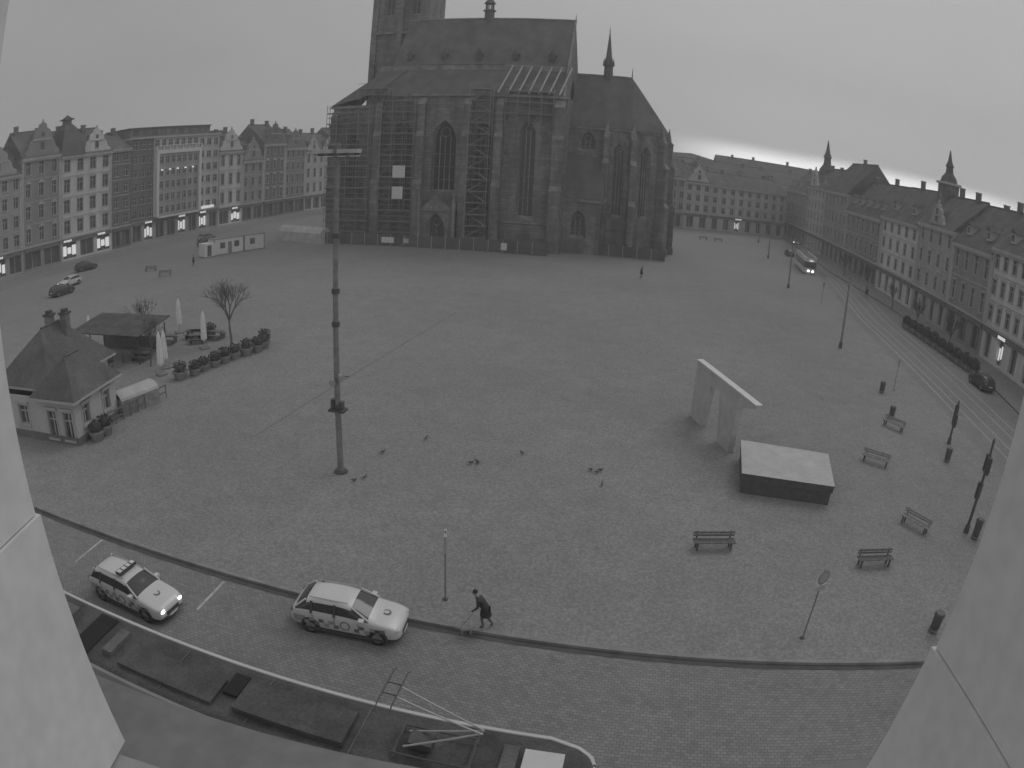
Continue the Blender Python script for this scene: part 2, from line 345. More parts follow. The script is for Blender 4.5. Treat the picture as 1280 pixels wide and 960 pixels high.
mb.box(2.3,3.7,1.9,3.5,26.8,27.6,'plaster_dark'); mb.box(1.9,4.1,1.5,3.9,27.6,27.9,'cath_roof'); mb.pyr(ring(2.2,3.8,1.8,3.6,27.9),(3,2.7,28.7),'cath_roof')
mb.obj('town_house')
th(WO,WA,0,5.6,12,20.6,5,2,'plaster4',ridge=3.5,hood=0,pil=False)
def hotel():
    e=Vector((math.cos(rad(WA)),math.sin(rad(WA)),0)); P=Vector((*WO,0))+e*5.7; w=28.7; mb=MB(P,WA)
    shopfront(mb,w,4.6,8,'plaster2',lit=(1,4,6)); wallgrid(mb,0,6.8,4.6,22.2,6,3,'plaster4',1.6,.5,0)
    mb.L=Matrix.Translation((6.8,-.9,0)); W=14.6
    wallgrid(mb,.8,W-.8,4.9,18.6,5,7,'plaster2',1.5,.52,0)
    mb.box(0,.8,-.35,.9,4.9,19.4,'white_board'); mb.box(W-.8,W,-.35,.9,4.9,19.4,'white_board'); mb.box(.8,W-.8,-.35,.9,18.6,19.4,'white_board'); mb.box(.8,W-.8,-.35,.9,4.55,4.9,'white_board')
    mb.L=Matrix.Translation((6.8,0,0)); wallgrid(mb,0,W,19.4,22.2,1,7,'plaster3',1.4,.6,0)
    for x in range(8): mb.box(x*W/7-.15,x*W/7+.15,-1.2,-.9,19.4,20.3,'white_board')
    mb.box(0,W,-1.25,-.9,20.3,20.45,'white_board')
    mb.L=Matrix.Translation((6.8+W,0,0)); wallgrid(mb,0,w-6.8-W,4.6,22.2,6,3,'plaster3',1.5,.5,0)
    mb.L=Matrix.Identity(4)
    mb.box(-.01,w+.01,-.4,13,22.2,22.6,'plaster_trim'); mb.box(1,w-1.5,2,11,22.6,24.6,'plaster4'); mb.box(.8,w-1.3,1.7,11.3,24.6,24.85,'cath_roof')
    for i in range(9): mb.box(2+i*2.9,3.7+i*2.9,1.96,1.995,23.1,24.2,'pane')
    mb.quad((0,13,0),(0,0,0),(0,0,22.2),(0,13,22.2),'plaster4'); mb.quad((w,0,0),(w,13,0),(w,13,22.2),(w,0,22.2),'plaster4'); mb.quad((w,13,0),(0,13,0),(0,13,22.2),(w,13,22.2),'plaster4')
    for i in range(12): mb.box(21.3+i*.48,21.6+i*.48,-.32,-.23,4.9,5.55,'shop_lit')
    for i in range(5): mb.box(8+i*2.5,8.7+i*2.5,-1.32,-1.26,14.9,15.2,'shop_lit')
    mb.obj('hotel')
hotel()
th(WO,WA,34.5,9,12,17.9,3,3,'plaster5',gables=[(4.5,4.2,5.5)],hood=2,lit=(1,))
th(WO,WA,43.5,8.6,12,15.2,3,3,'plaster1',gables=[(4.3,4,5.5)],hood=1)
th(WO,WA,52.1,9.2,12,19.3,4,3,'plaster4',gables=[(4.6,4,5.5)],hood=2)
th(WO,WA,61.3,9.5,12,18,4,4,'plaster0',gables=[(4.6,4,5)],hood=1)
th(WO,WA,70.8,16,12,16.8,3,5,'plaster3',gables=[(4,3,4),(12,3,4)],hood=1,dorm=2)
th(WO,WA,86.8,18,12,18.5,4,7,'plaster2',dorm=3)
# east side
EO=(63.33,93.48); EA=261; PIER=1.0
th(EO,EA,-114,28,12,14.6,3,9,'plaster1',ridge=6,dorm=3,hood=1)
th(EO,EA,-86,18,12,16.6,4,5,'plaster3',ridge=6,gables=[(6,4,5)],dorm=2,hood=1)
th(EO,EA,-68,20,14,16.5,3,6,'plaster1',rm='cath_roof',ridge=8,chim=1)
th(EO,EA,-48,24,12,13.0,2,7,'plaster6',ridge=7.4,dorm=5,ww=1.4,hood=1)
th(EO,EA,-24,19.1,12,13.9,3,5,'plaster5',ridge=6.6,dorm=2,ww=1.3,hood=1)
th(EO,EA,-4.9,14.5,12,14.7,3,4,'plaster2',ridge=5.5,hood=2,gables=[(7,3,3.6)])
th(EO,EA,9.6,13,12,13.3,2,4,'plaster6',ridge=6.5,hood=1,dorm=2)
th(EO,EA,22.6,15,12,14.4,3,6,'plaster5',ridge=5,hood=2,dorm=2,lit=(1,))
th(EO,EA,37.6,22,12,14.5,3,7,'plaster2',ridge=5,hood=1,dorm=2)
def spire_tower(name,O,w,z1,zt,wm='plaster_dark'):
    mb=MB((O[0],O[1],0),-9); h=w/2
    mb.box(-h,h,-h,h,0,z1,wm); mb.box(-h-.3,h+.3,-h-.3,h+.3,z1,z1+.4,'plaster_trim')
    for s in (-1,1): mb.box(s*h*.4-.4,s*h*.4+.4,-h-.02,-h-.004,z1-3.4,z1-1,'pane')
    mb.box(-h-.02,-h-.004,-.5,.5,z1-3.4,z1-1,'pane')
    n=8; prof=[(h*1.1,z1+.4),(h*.95,z1+(zt-z1)*.2),(h*.5,z1+(zt-z1)*.34),(h*.42,z1+(zt-z1)*.5),(h*.55,z1+(zt-z1)*.53),(h*.3,z1+(zt-z1)*.66),(.08,zt)]
    for (r0,a),(r1,b) in zip(prof[:-1],prof[1:]): mb.cyl((0,0,a),(0,0,b),r0,r1,n,'cath_roof')
    mb.obj(name)
spire_tower('church_tower',(81,176),4.5,20,30.5)
spire_tower('roof_turret_tower',(70,98.5),3,22,28)
# north side
NO=(34,185.6); NA=13
th(NO,NA,-12,13,12,13.5,3,4,'plaster2',ridge=6,dorm=1)
th(NO,NA,1,9,12,13.8,3,4,'plaster1',ridge=5,gables=[(4.5,3.6,4.6)])
th(NO,NA,10,8,12,13,3,3,'plaster3',ridge=5,gables=[(4,3.2,4.6)])
th(NO,NA,18,26,12,12.8,3,9,'plaster3',ridge=3.6,dorm=0,lit=(2,))
th((40,215),8,0,60,14,15,3,14,'plaster1',ridge=5,dorm=5,chim=5)
th((70,250),-4,0,60,14,17,3,14,'plaster2',ridge=6,dorm=5,chim=5)
# distant hills
hb=MB(); NX=80
for layer,(dist,base,amp) in enumerate(((430,17,6),(700,20,10))):
    vs=[];fs=[]
    for i in range(NX+1):
        a=rad(-60+125*i/NX); hgt=base+amp*(math.sin(i*.31+layer)+.5*math.sin(i*.83)+.4*R.random())
        for dd,hz in ((0,-1),(25,hgt*.8),(60,hgt),(200,-1)): vs.append(((dist+dd)*math.sin(a),(dist+dd)*math.cos(a),hz))
    for i in range(NX):
        for j in range(3): fs.append((i*4+j,i*4+4+j,i*4+5+j,i*4+1+j))
    hb.add(vs,fs,'hill')
hb.obj('hills')
# ------------------------------------------------------------------ cathedral
CO=(6.46,118.25,0); CA=-9.7
cb_=MB(CO,CA); ST='cath_stone'; SL='cath_stone_light'
def arch(x0,x1,z0,zs,n=7):
    w=x1-x0; out=[(x0,x1,z0),(x0,x1,zs)]
    for i in range(1,n+1):
        t=rad(60)*i/n; xx=w*(1-math.cos(t)); out.append((x0+xx,x1-xx,zs+w*math.sin(t)))
    return out
def bay(mb,xa,xb,y,z0,z1,win,dep=1.0,mul=2,mt=ST,gl='cath_glass'):
    zb,zs=win[2],win[3]; o=arch(win[0],win[1],zb,zs)
    mb.quad((xa,y,z0),(xb,y,z0),(xb,y,zb),(xa,y,zb),mt)
    for (l0,r0,a),(l1,r1,b) in zip(o[:-1],o[1:]):
        mb.quad((xa,y,a),(l0,y,a),(l1,y,b),(xa,y,b),mt); mb.quad((r0,y,a),(xb,y,a),(xb,y,b),(r1,y,b),mt)
        i=.35
        mb.quad((l0,y,a),(l0+i,y+dep,a),(l1+i,y+dep,b),(l1,y,b),SL); mb.quad((r0-i,y+dep,a),(r0,y,a),(r1,y,b),(r1-i,y+dep,b),SL)
        mb.quad((l0+i,y+dep,a),(r0-i,y+dep,a),(r1-i,y+dep,b),(l1+i,y+dep,b),gl)
    zt=o[-1][2]; mb.quad((xa,y,zt),(xb,y,zt),(xb,y,z1),(xa,y,z1),mt)
    mb.quad((win[0],y,zb),(win[1],y,zb),(win[1]-.35,y+dep,zb+.5),(win[0]+.35,y+dep,zb+.5),SL)
    w=win[1]-win[0]
    for k in range(1,mul+1):
        xx=win[0]+.3+(w-.6)*k/(mul+1); mb.box(xx-.09,xx+.09,y+dep-.2,y+dep-.02,zb,zs+w*.25,SL)
    cz=zs+w*.38; rr=w*.2; cx=(win[0]+win[1])/2
    for k in range(10):
        a=2*math.pi*k/10;b=2*math.pi*(k+1)/10; mb.cyl((cx+rr*math.cos(a),y+dep-.12,cz+rr*math.sin(a)),(cx+rr*math.cos(b),y+dep-.12,cz+rr*math.sin(b)),.1,.1,4,SL,False)
    for zz in [zb+(zs-zb)*q for q in (.25,.5,.75)]: mb.box(win[0]+.3,win[1]-.3,y+dep-.1,y+dep-.03,zz-.04,zz+.04,SL)
def buttress(mb,x,y0,y1,z,w=1.5,mt=ST):
    h=w/2; st=[(0,y0,z*.4),(z*.4,y0+(y1-y0)*.2,z*.72),(z*.72,y0+(y1-y0)*.42,z*.93)]
    for za,yf,zb in st:
        mb.box(x-h,x+h,yf,y1,za,zb,mt)
        mb.box(x-h-.08,x+h+.08,yf-.12,yf+.3,zb-.25,zb-.002,SL)
        h*=.93
    for i,(za,yf,zb) in enumerate(st):
        ny=st[i+1][1] if i<2 else y1
        hh=w/2*.93**i; mb.add([(x-hh,yf,zb),(x+hh,yf,zb),(x+hh,ny+.02,zb+.9*(ny-yf)+.3),(x-hh,ny+.02,zb+.9*(ny-yf)+.3),(x-hh,ny+.02,zb),(x+hh,ny+.02,zb)],[(0,1,2,3),(0,3,4),(1,5,2)],SL)
    mb.box(x-w/2-.2,x+w/2+.2,y0-.2,y1,0,1.2,mt)
WY=2.0; EAVE=27.4
bay(cb_,-33,-25.6,WY,0,EAVE,(-30.8,-27,5.5,19.5))
bay(cb_,-25.6,-17,WY,0,EAVE,(-23.3,-18.9,9.3,18.6),1.2,3,gl='cath_glass_dark')
bay(cb_,-17,-11.2,WY,0,EAVE,(-15.9,-12.6,6,19.5))
bay(cb_,-11.2,0,WY,0,EAVE,(-7.9,-5.0,5.4,20.2),1.1,2)
for x in (-33.2,-25.2,-16.9,-11.3): buttress(cb_,x,0,WY,EAVE)
buttress(cb_,-1.1,-.2,WY,EAVE,2.0)
cb_.box(-33,0,WY-.18,WY-.002,4.6,4.85,SL)
cb_.box(-34,.5,WY-.55,WY-.004,EAVE-.5,EAVE,SL)
cb_.quad((0,WY,0),(0,28,0),(0,28,EAVE),(0,WY,EAVE),ST); cb_.quad((0,28,0),(-42,28,0),(-42,28,EAVE),(0,28,EAVE),ST)
RZ=44.3; RU0=-33
cb_.add([(RU0,6.2,33.4),(-.6,6.2,33.4),(-.6,15,RZ),(RU0,15,RZ),(RU0,23.8,33.4),(-.6,23.8,33.4)],[(0,1,2,3),(3,2,5,4)],'cath_roof')
cb_.add([(-.62,6.4,33.2),(-.62,15,RZ-.2),(-.62,23.6,33.2)],[(0,2,1)],ST)
cb_.quad((-.6,1.8,27.4),(-.6,28,27.4),(-.6,23.8,33.4),(-.6,6.2,33.4),ST)
cb_.cyl((-.6,6.1,33.4),(-.6,15,RZ+.15),.22,.22,5,SL); cb_.cyl((-.6,1.6,27.4),(-.6,6.2,33.4),.22,.22,5,SL)
cb_.cyl((RU0,15,RZ+.05),(-.6,15,RZ+.05),.2,.2,6,SL)
cb_.cyl((-.6,15,RZ),(-.6,15,RZ+1.3),.12,.05,5,SL)
cb_.box(-36,-.7,6.3,6.8,32.2,33.35,SL)
cb_.add([(-36,1.4,27.41),(-.7,1.4,27.41),(-.7,6.32,32.4),(-36,6.32,32.4)],[(0,1,2,3)],'cath_roof')
cb_.add([(-36,28.6,27.41),(-.7,28.6,27.41),(-.7,23.7,33.3),(-36,23.7,33.3)],[(1,0,3,2)],'cath_roof')
for i in range(5):
    x=-30+i*6.6; yy=7.4; zz=33.4+(yy-6.2)*1.24
    cb_.box(x-.45,x+.45,yy-.7,yy+1.2,zz-.3,zz+.7,'cath_roof'); cb_.box(x-.3,x+.3,yy-.73,yy-.705,zz-.1,zz+.5,'cath_glass'); cb_.prism([(x-.7,zz+.7),(x+.7,zz+.7),(x,zz+1.9)],yy-.8,yy+1.8,'cath_roof')
tx=-17.3
cb_.cyl((tx,15,RZ-1.5),(tx,15,RZ+1.6),.95,.95,6,'cath_roof'); cb_.cyl((tx,15,RZ+1.6),(tx,15,RZ+1.9),1.25,1.25,6,'cath_roof')
for k in range(6): a=rad(60*k); cb_.cyl((tx+.75*math.cos(a),15+.75*math.sin(a),RZ+1.9),(tx+.75*math.cos(a),15+.75*math.sin(a),RZ+3.3),.12,.12,4,'cath_roof')
cb_.cyl((tx,15,RZ+3.3),(tx,15,RZ+4.3),1.2,.5,6,'cath_roof'); cb_.cyl((tx,15,RZ+4.3),(tx,15,RZ+10),.45,.04,6,'cath_roof')
# south-west stub tower
bay(cb_,-42.6,-34,1.8,0,25.3,(-39.8,-37,8,17.5),.8,1); cb_.quad((-42.6,14,0),(-42.6,1.8,0),(-42.6,1.8,25.3),(-42.6,14,25.3),ST); cb_.quad((-34,1.8,0),(-34,14,0),(-34,14,25.3),(-34,1.8,25.3),ST)
buttress(cb_,-42,0.2,1.8,25,1.6); cb_.box(-43,-33.7,1.3,1.79,24.9,25.4,SL)
cb_.add([(-43,1.3,25.4),(-33.8,1.3,27.6),(-35.2,8,32.6),(-36.5,14,32.6),(-43,14,25.4),(-30,6.3,32.6)],[(0,1,2),(0,2,3,4),(1,5,2),(2,5,3)],'cath_roof')
cb_.box(-36,-33,2.1,14,0,27.4,ST)
# north tower
TX0,TX1,TY0,TY1=-41.4,-30.2,16.5,28.1
cb_.box(TX0,TX1,TY0,TY1,0,42,ST)
for a,b in ((TX0,TX0+5.6),(TX0+5.6,TX1)): bay(cb_,a,b,TY0,42,66,((a+b)/2-1.1,(a+b)/2+1.1,46,53),1.2,1)
cb_.quad((TX1,TY0,42),(TX1,TY1,42),(TX1,TY1,66),(TX1,TY0,66),ST); cb_.quad((TX0,TY1,42),(TX0,TY0,42),(TX0,TY0,66),(TX0,TY1,66),ST); cb_.quad((TX1,TY1,42),(TX0,TY1,42),(TX0,TY1,66),(TX1,TY1,66),ST)
for z in (41.8,58,65.6): cb_.box(TX0-.3,TX1+.3,TY0-.65,TY0-.003,z,z+.5,SL)
for x in (TX0,(TX0+TX1)/2,TX1): cb_.box(x-.6,x+.6,TY0-.6,TY0-.004,25,64,ST)
cb_.pyr([(TX0-.5,TY0-.5,66),(TX1+.5,TY0-.5,66),(TX1+.5,TY1+.5,66),(TX0-.5,TY1+.5,66)],((TX0+TX1)/2,(TY0+TY1)/2,102),'cath_roof')
# choir with polygonal apse
CY0,CY1=7.5,22.5; CZ=22.6
pts=[(0,CY0),(11.2,CY0),(16.2,11.2),(17.4,15),(16.2,18.8),(11.2,CY1),(0,CY1)]
def seg(mb,a,b,z0,z1,win=None,mt=ST):
    a=Vector((*a,0));b=Vector((*b,0));d=(b-a); ln=d.length; ang=math.atan2(d.y,d.x)
    mb.L=Matrix.Translation(a)@Matrix.Rotation(ang,4,'Z')
    if win:
        c=ln/2; bay(mb,0,ln,0,z0,z1,(c-win[0],c+win[0],win[1],win[2]),.7,2,mt)
    else: mb.quad((0,0,z0),(ln,0,z0),(ln,0,z1),(0,0,z1),mt)
    mb.box(0,ln,-.35,-.003,z1-.4,z1,SL); mb.L=Matrix.Identity(4)
seg(cb_,(0,CY0),(6.6,CY0),0,CZ,(1.5,18,19.3)); seg(cb_,(6.6,CY0),(11.2,CY0),0,CZ,(1.1,6.5,18))
seg(cb_,pts[1],pts[2],0,CZ,(1.1,6.5,18)); seg(cb_,pts[2],pts[3],0,CZ,(.8,6.5,18)); seg(cb_,pts[3],pts[4],0,CZ,(.8,6.5,18)); seg(cb_,pts[4],pts[5],0,CZ); seg(cb_,pts[5],pts[6],0,CZ)
def rbut(x,y,dx,dy,z):
    cb_.L=Matrix.Translation((x,y,0))@Matrix.Rotation(math.atan2(dy,dx)+math.pi/2,4,'Z'); buttress(cb_,0,-2.3,.2,z,1.15)
    cb_.pyr([(-.5,-.9,z*.95),(.5,-.9,z*.95),(.5,.1,z*.95),(-.5,.1,z*.95)],(0,-.4,z*.95+2.6),SL); cb_.L=Matrix.Identity(4)
rbut(6.7,CY0,0,-1,CZ); rbut(11.2,CY0,.25,-1,CZ); rbut(16.2,11.2,1,-.7,CZ); rbut(17.4,15,1,-.15,CZ); rbut(16.2,18.8,1,.5,CZ)
ov=[(0,CY0-.5),(11.4,CY0-.5),(16.8,10.9),(18,15),(16.8,19.1),(11.4,CY1+.5),(0,CY1+.5)]
r0=(0,15,33.3); r1=(10.4,15,33.3)
for i in range(1,5): cb_.add([(*ov[i],CZ),(*ov[i+1],CZ),r1],[(0,1,2)],'cath_roof')
cb_.quad((*ov[0],CZ),(*ov[1],CZ),r1,r0,'cath_roof'); cb_.quad((*ov[5],CZ),(*ov[6],CZ),r0,r1,'cath_roof')
cb_.cyl(r0,r1,.15,.15,5,SL); cb_.cyl(r1,(10.4,15,35.3),.12,.03,4,SL)
fx=5.9; cb_.cyl((fx,15,32),(fx,15,35.3),.95,.85,8,'cath_roof'); cb_.cyl((fx,15,35.3),(fx,15,35.6),1.15,1.15,8,'cath_roof')
for k in range(8): a=rad(45*k); cb_.pyr([(fx+.9*math.cos(a)-.2,15+.9*math.sin(a)-.2,35.6),(fx+.9*math.cos(a)+.2,15+.9*math.sin(a)-.2,35.6),(fx+.9*math.cos(a)+.2,15+.9*math.sin(a)+.2,35.6),(fx+.9*math.cos(a)-.2,15+.9*math.sin(a)+.2,35.6)],(fx+.9*math.cos(a),15+.9*math.sin(a),37),'cath_roof')
cb_.cyl((fx,15,35.6),(fx,15,42.6),.75,.05,8,'cath_roof'); cb_.ell((fx,15,42.7),(.16,.16,.16),SL,6,4); cb_.cyl((fx,15,42.7),(fx,15,43.6),.04,.03,4,'dark_metal')
# south chapel beside choir
bay(cb_,.0,6.6,3.2,0,9.4,(1.2,4.2,2.6,5.0),.7,2); cb_.quad((6.6,3.2,0),(6.6,7.4,0),(6.6,7.4,9.4),(6.6,3.2,9.4),ST); cb_.box(-.05,7.0,2.9,3.19,9.1,9.59,SL)
cb_.add([(0,2.8,9.6),(7,2.8,9.6),(6.2,7.45,17),(0,7.45,17.6)],[(0,1,2,3)],'cath_roof'); cb_.add([(7,2.8,9.6),(7,7.45,9.6),(6.2,7.45,17)],[(0,1,2)],'cath_roof')
# porch in second bay
bay(cb_,-24.4,-18,-.6,0,6.2,(-22.9,-19.6,0.05,2.9),1.2,1); cb_.quad((-24.4,2,0),(-24.4,-.6,0),(-24.4,-.6,6.2),(-24.4,2,6.2),ST); cb_.quad((-18,-.6,0),(-18,2,0),(-18,2,6.2),(-18,-.6,6.2),ST)
cb_.add([(-24.7,-.9,6.2),(-17.7,-.9,6.2),(-17.7,2.1,7.9),(-24.7,2.1,7.9)],[(0,1,2,3)],'cath_roof'); cb_.prism([(-24.3,6.2),(-18.1,6.2),(-21.2,9.0)],-.95,-.55,ST)
for x in (-24.3,-18.1): cb_.cyl((x,-.7,0),(x,-.7,7.6),.4,.35,6,SL); cb_.cyl((x,-.7,7.6),(x,-.7,9.6),.4,.03,6,SL)
cb_.obj('cathedral')
# scaffolding
sc=MB(CO,CA)
def scaff(x0,x1,y0,y1,z0,z1,nx,dz,planks=True,stairs=False):
    xs=[x0+(x1-x0)*i/nx for i in range(nx+1)]
    for x in xs:
        for y in (y0,y1): sc.cyl((x,y,z0),(x,y,z1),.06,.06,4,'scaffold_tube',False)
    z=z0+dz; k=0
    while z<=z1+.01:
        for y in (y0,y1): sc.cyl((x0,y,z),(x1,y,z),.05,.05,4,'scaffold_tube',False)
        sc.cyl((x0,y0,z+1),(x1,y0,z+1),.04,.04,4,'scaffold_tube',False)
        if planks: sc.box(x0,x1,y0+.06,y1-.06,z-.16,z-.06,'scaffold_plank')
        if stairs:
            a,b=(x0+.2,x1-.2) if k%2 else (x1-.2,x0+.2); sc.cyl((a,(y0+y1)/2,z-dz),(b,(y0+y1)/2,z),.14,.14,4,'scaffold_tube')
        elif k%2==0: sc.cyl((x0,y0,z-dz),(xs[1],y0,z),.04,.04,4,'scaffold_tube',False)
        z+=dz;k+=1
scaff(-32.2,-26,-.2,1.1,0,27.5,3,2.0); scaff(-42.8,-34.4,-.7,.5,0,25.5,4,2.0); scaff(-16,-12.4,-1.6,.6,0,29,1,2.0,True,True); scaff(-10.4,-2.2,.9,1.8,22,28.5,4,2.0)
scaff(-37,-31,-.4,1.3,26.2,28.6,4,1.1)
for i in range(7):
    x=-11.8+i*1.75; sc.cyl((x,1.0,27.6),(x+1.3,6.3,33.2),.16,.16,4,'timber_light')
sc.cyl((-12,6.3,33.3),(-1.0,6.3,33.3),.09,.09,4,'timber_light')
sc.box(-29.6,-27.3,-.32,-.22,11.9,14.1,'white_board'); sc.box(-29.6,-27.6,-.32,-.22,8.1,10.3,'white_board')
sc.obj('scaffolding')
hb=MB(CO,CA)
x=-43
while x<-2:
    hb.box(x+.03,x+2.42,-3.6,-3.5,.1,2.1,'hoarding'); hb.box(x-.04,x+.04,-3.65,-3.55,0,2.2,'light_metal'); hb.box(x-.3,x+.3,-3.9,-3.3,0,.12,SL)
    x+=2.45
hb.box(-30,-27.7,-3.68,-3.66,.6,1.6,'white_board'); hb.box(-9,-8,-3.68,-3.66,.5,1.7,'white_board'); hb.box(-26,-25,-3.68,-3.66,.7,1.5,'tarp')
x=1
while x<17: hb.box(x+.03,x+2.42,3.4,3.46,.1,2.0,'hoarding'); hb.box(x-.04,x+.04,3.38,3.48,0,2.1,'light_metal'); x+=2.45
hb.obj('construction_fence')
tp=MB((-45.3,125.9,0),-28)
pr=[(0,0),(2.8,0),(2.8,1.9),(2.2,2.6),(1.4,2.9),(.6,2.6),(0,1.9)]
tp.L=Matrix.Rotation(rad(90),4,'Z'); tp.prism(pr,-11.5,0,'tarp'); tp.obj('tarpaulin_tent')
# ------------------------------------------------------------------ containers
ct=MB((-52,106,0),53)
ct.box(2.2,8.2,0,2.5,.1,2.7,'white_board'); ct.box(8.4,12.6,0,2.5,.1,2.7,'tram_white'); ct.box(0,2,-.6,1.8,.1,2.3,'white_board')
for x in (2.2,8.2,8.4,12.6): ct.box(x-.08,x+.08,-.05,-.003,.1,2.69,'grey_metal')
for x in (3.4,6.3,9.6): ct.box(x,x+1,-.03,-.004,1.1,2.1,'pane')
ct.box(5,5.8,-.03,-.004,.15,2.1,'grey_metal'); ct.box(2.1,8.29,-.1,2.6,2.7,2.78,'grey_metal'); ct.box(8.31,12.7,-.1,2.6,2.7,2.78,'grey_metal'); ct.box(.5,1.3,-.63,-.604,.2,2,'pane')
ct.obj('site_container')
# ------------------------------------------------------------------ kiosk house
def hip(mb,x0,x1,y0,y1,z,h,rm='cath_roof',o=.45):
    x0-=o;x1+=o;y0-=o;y1+=o; w=min(x1-x0,y1-y0)/2
    if x1-x0>=y1-y0: a=(x0+w,(y0+y1)/2,z+h);b=(x1-w,(y0+y1)/2,z+h); mb.add([(x0,y0,z),(x1,y0,z),(x1,y1,z),(x0,y1,z),a,b],[(0,1,5,4),(1,2,5),(2,3,4,5),(3,0,4)],rm)
    else: a=((x0+x1)/2,y0+w,z+h);b=((x0+x1)/2,y1-w,z+h); mb.add([(x0,y0,z),(x1,y0,z),(x1,y1,z),(x0,y1,z),a,b],[(0,1,4),(1,2,5,4),(2,3,5),(3,0,4,5)],rm)
    mb.box(x0,x1,y0,y1,z-.18,z-.003,'plaster_trim'); mb.cyl(a,b,.1,.1,5,rm)
kh=MB((-27.1,33.4,0),-2)
wallgrid(kh,-8.5,-4.2,.0,3.0,1,2,'plaster3',.95,.42,1,lo=.33)
kh.quad((-4.2,0,0),(-3.1,0,0),(-3.1,0,3),(-4.2,0,3),'plaster3')
wallgrid(kh,-3.1,0,0,3.0,1,2,'plaster3',.8,.6,1,lo=.1)
kh.L=Matrix.Rotation(rad(90),4,'Z'); wallgrid(kh,0,5.2,0,3.0,1,2,'plaster3',.8,.42,1,lo=.35); kh.L=Matrix.Identity(4)
kh.quad((-8.5,8.8,0),(-8.5,0,0),(-8.5,0,3),(-8.5,8.8,3),'plaster3'); kh.quad((0,5.2,0),(-3.2,5.2,0),(-3.2,5.2,3),(0,5.2,3),'plaster3'); kh.box(-8.49,-3.2,5.25,8.8,0,3,'plaster3')
kh.box(-8.55,.06,-.08,-.004,0,.5,'plaster_dark'); kh.box(.004,.08,-.003,5.2,0,.5,'plaster_dark')
hip(kh,-3.6,0,0,5.2,3.05,2.2); hip(kh,-8.5,-3.0,1.0,8.8,3.3,3.2)
for x,y in((-6.2,5.4),(-5.0,6.0)):
    kh.box(x-.3,x+.3,y-.3,y+.3,5.2,7.0,SL); kh.box(x-.4,x+.4,y-.4,y+.4,7.0,7.15,'dark_metal'); kh.box(x-.22,x+.22,y-.22,y+.22,7.15,7.4,'dark_metal')
kh.obj('kiosk_house')
pg=MB((-39.5,50.5,0),-5)
for i in range(5):
    for y in (0,4.5): pg.cyl((i*2,y,0),(i*2,y,2.6),.07,.07,5,'dark_metal')
pg.add([(-.4,-.4,2.6),(8.4,-.4,2.6),(8.4,5,3.1),(-.4,5,3.1),(-.4,-.4,2.5),(8.4,-.4,2.5),(8.4,5,3.0),(-.4,5,3.0)],[(0,1,2,3),(7,6,5,4),(0,4,5,1),(1,5,6,2),(2,6,7,3),(3,7,4,0)],'tram_roof')
pg.box(0,8,4.4,4.5,0,1.2,'wood')
pg.obj('terrace_pergola')
tn=MB((-27.3,38.9,0),65)
for i in range(8):
    a=math.pi*i/8;b=math.pi*(i+1)/8; tn.quad((0,.9*math.cos(a),1.1+.5*math.sin(a)),(3.6,.9*math.cos(a),1.1+.5*math.sin(a)),(3.6,.9*math.cos(b),1.1+.5*math.sin(b)),(0,.9*math.cos(b),1.1+.5*math.sin(b)),'tarp')
tn.box(0,3.6,-.9,.9,0,1.1,'wood_light'); tn.prism([(3.5,1.1),(3.6,1.1),(3.6,1.55),(3.5,1.55)],-.5,.5,'tarp')
tn.obj('covered_stall')
fn=MB((-26.6,36.6,0),75)
for i in range(9): fn.box(i*.8-.03,i*.8+.03,-.03,.03,0,1.0,'wood')
for z in (.45,.95): fn.box(0,6.4,-.02,.02,z-.05,z+.05,'wood')
fn.obj('terrace_railing')
def parasol(x,y,h):
    p=MB((x,y,0),R.uniform(0,90)); p.cyl((0,0,0),(0,0,h),.035,.03,6,'light_metal'); p.box(-.4,.4,-.4,.4,0,.12,SL)
    n=8; prof=[(.12,h*.2),(.3,h*.26),(.27,h*.55),(.19,h*.85),(.05,h*.99)]
    for (r0,a),(r1,b) in zip(prof[:-1],prof[1:]):
        vs=[]
        for z,r in((a,r0),(b,r1)):
            for i in range(n*2): t=math.pi*i/n; q=r*(1 if i%2 else .7); vs.append((q*math.cos(t),q*math.sin(t),z))
        p.add(vs,[(i,(i+1)%(2*n),(i+1)%(2*n)+2*n,i+2*n) for i in range(2*n)],'umbrella')
    p.obj('closed_parasol')
for a in ((-28.0,47.6,3.6),(-27.4,55.2,3.5),(-32.6,60,3.5),(-35.6,58.5,3.0),(-28.5,49.3,3.3),(-41,55,3.0)): parasol(*a)
for i in range(7):
    x=-33+R.uniform(0,6); y=50+R.uniform(0,9)
    t=MB((x,y,0),R.uniform(-20,20)); t.box(-.9,.9,-.35,.35,.7,.76,'wood')
    for sgn in (-1,1): t.box(-.9,.9,sgn*.65-.14,sgn*.65+.14,.42,.47,'wood'); t.box(sgn*.7-.05,sgn*.7+.05,-.6,.6,0,.42,'dark_metal'); t.box(sgn*.7-.04,sgn*.7+.04,-.1,.1,.42,.7,'dark_metal')
    t.obj('beer_garden_table')
def leafcloud(mb,c,r,n,mt='hedge',sz=.12):
    for i in range(n):
        while True:
            p=Vector((R.uniform(-1,1),R.uniform(-1,1),R.uniform(-1,1)))
            if .3<p.length<1: break
        q=Vector((c[0]+p.x*r[0],c[1]+p.y*r[1],c[2]+p.z*r[2])); a=Vector((R.uniform(-1,1),R.uniform(-1,1),R.uniform(-1,1))).normalized()*sz; b=a.orthogonal().normalized()*sz*.7
        mb.add([tuple(q-a),tuple(q+b),tuple(q+a),tuple(q-b)],[(0,1,2,3)],mt)
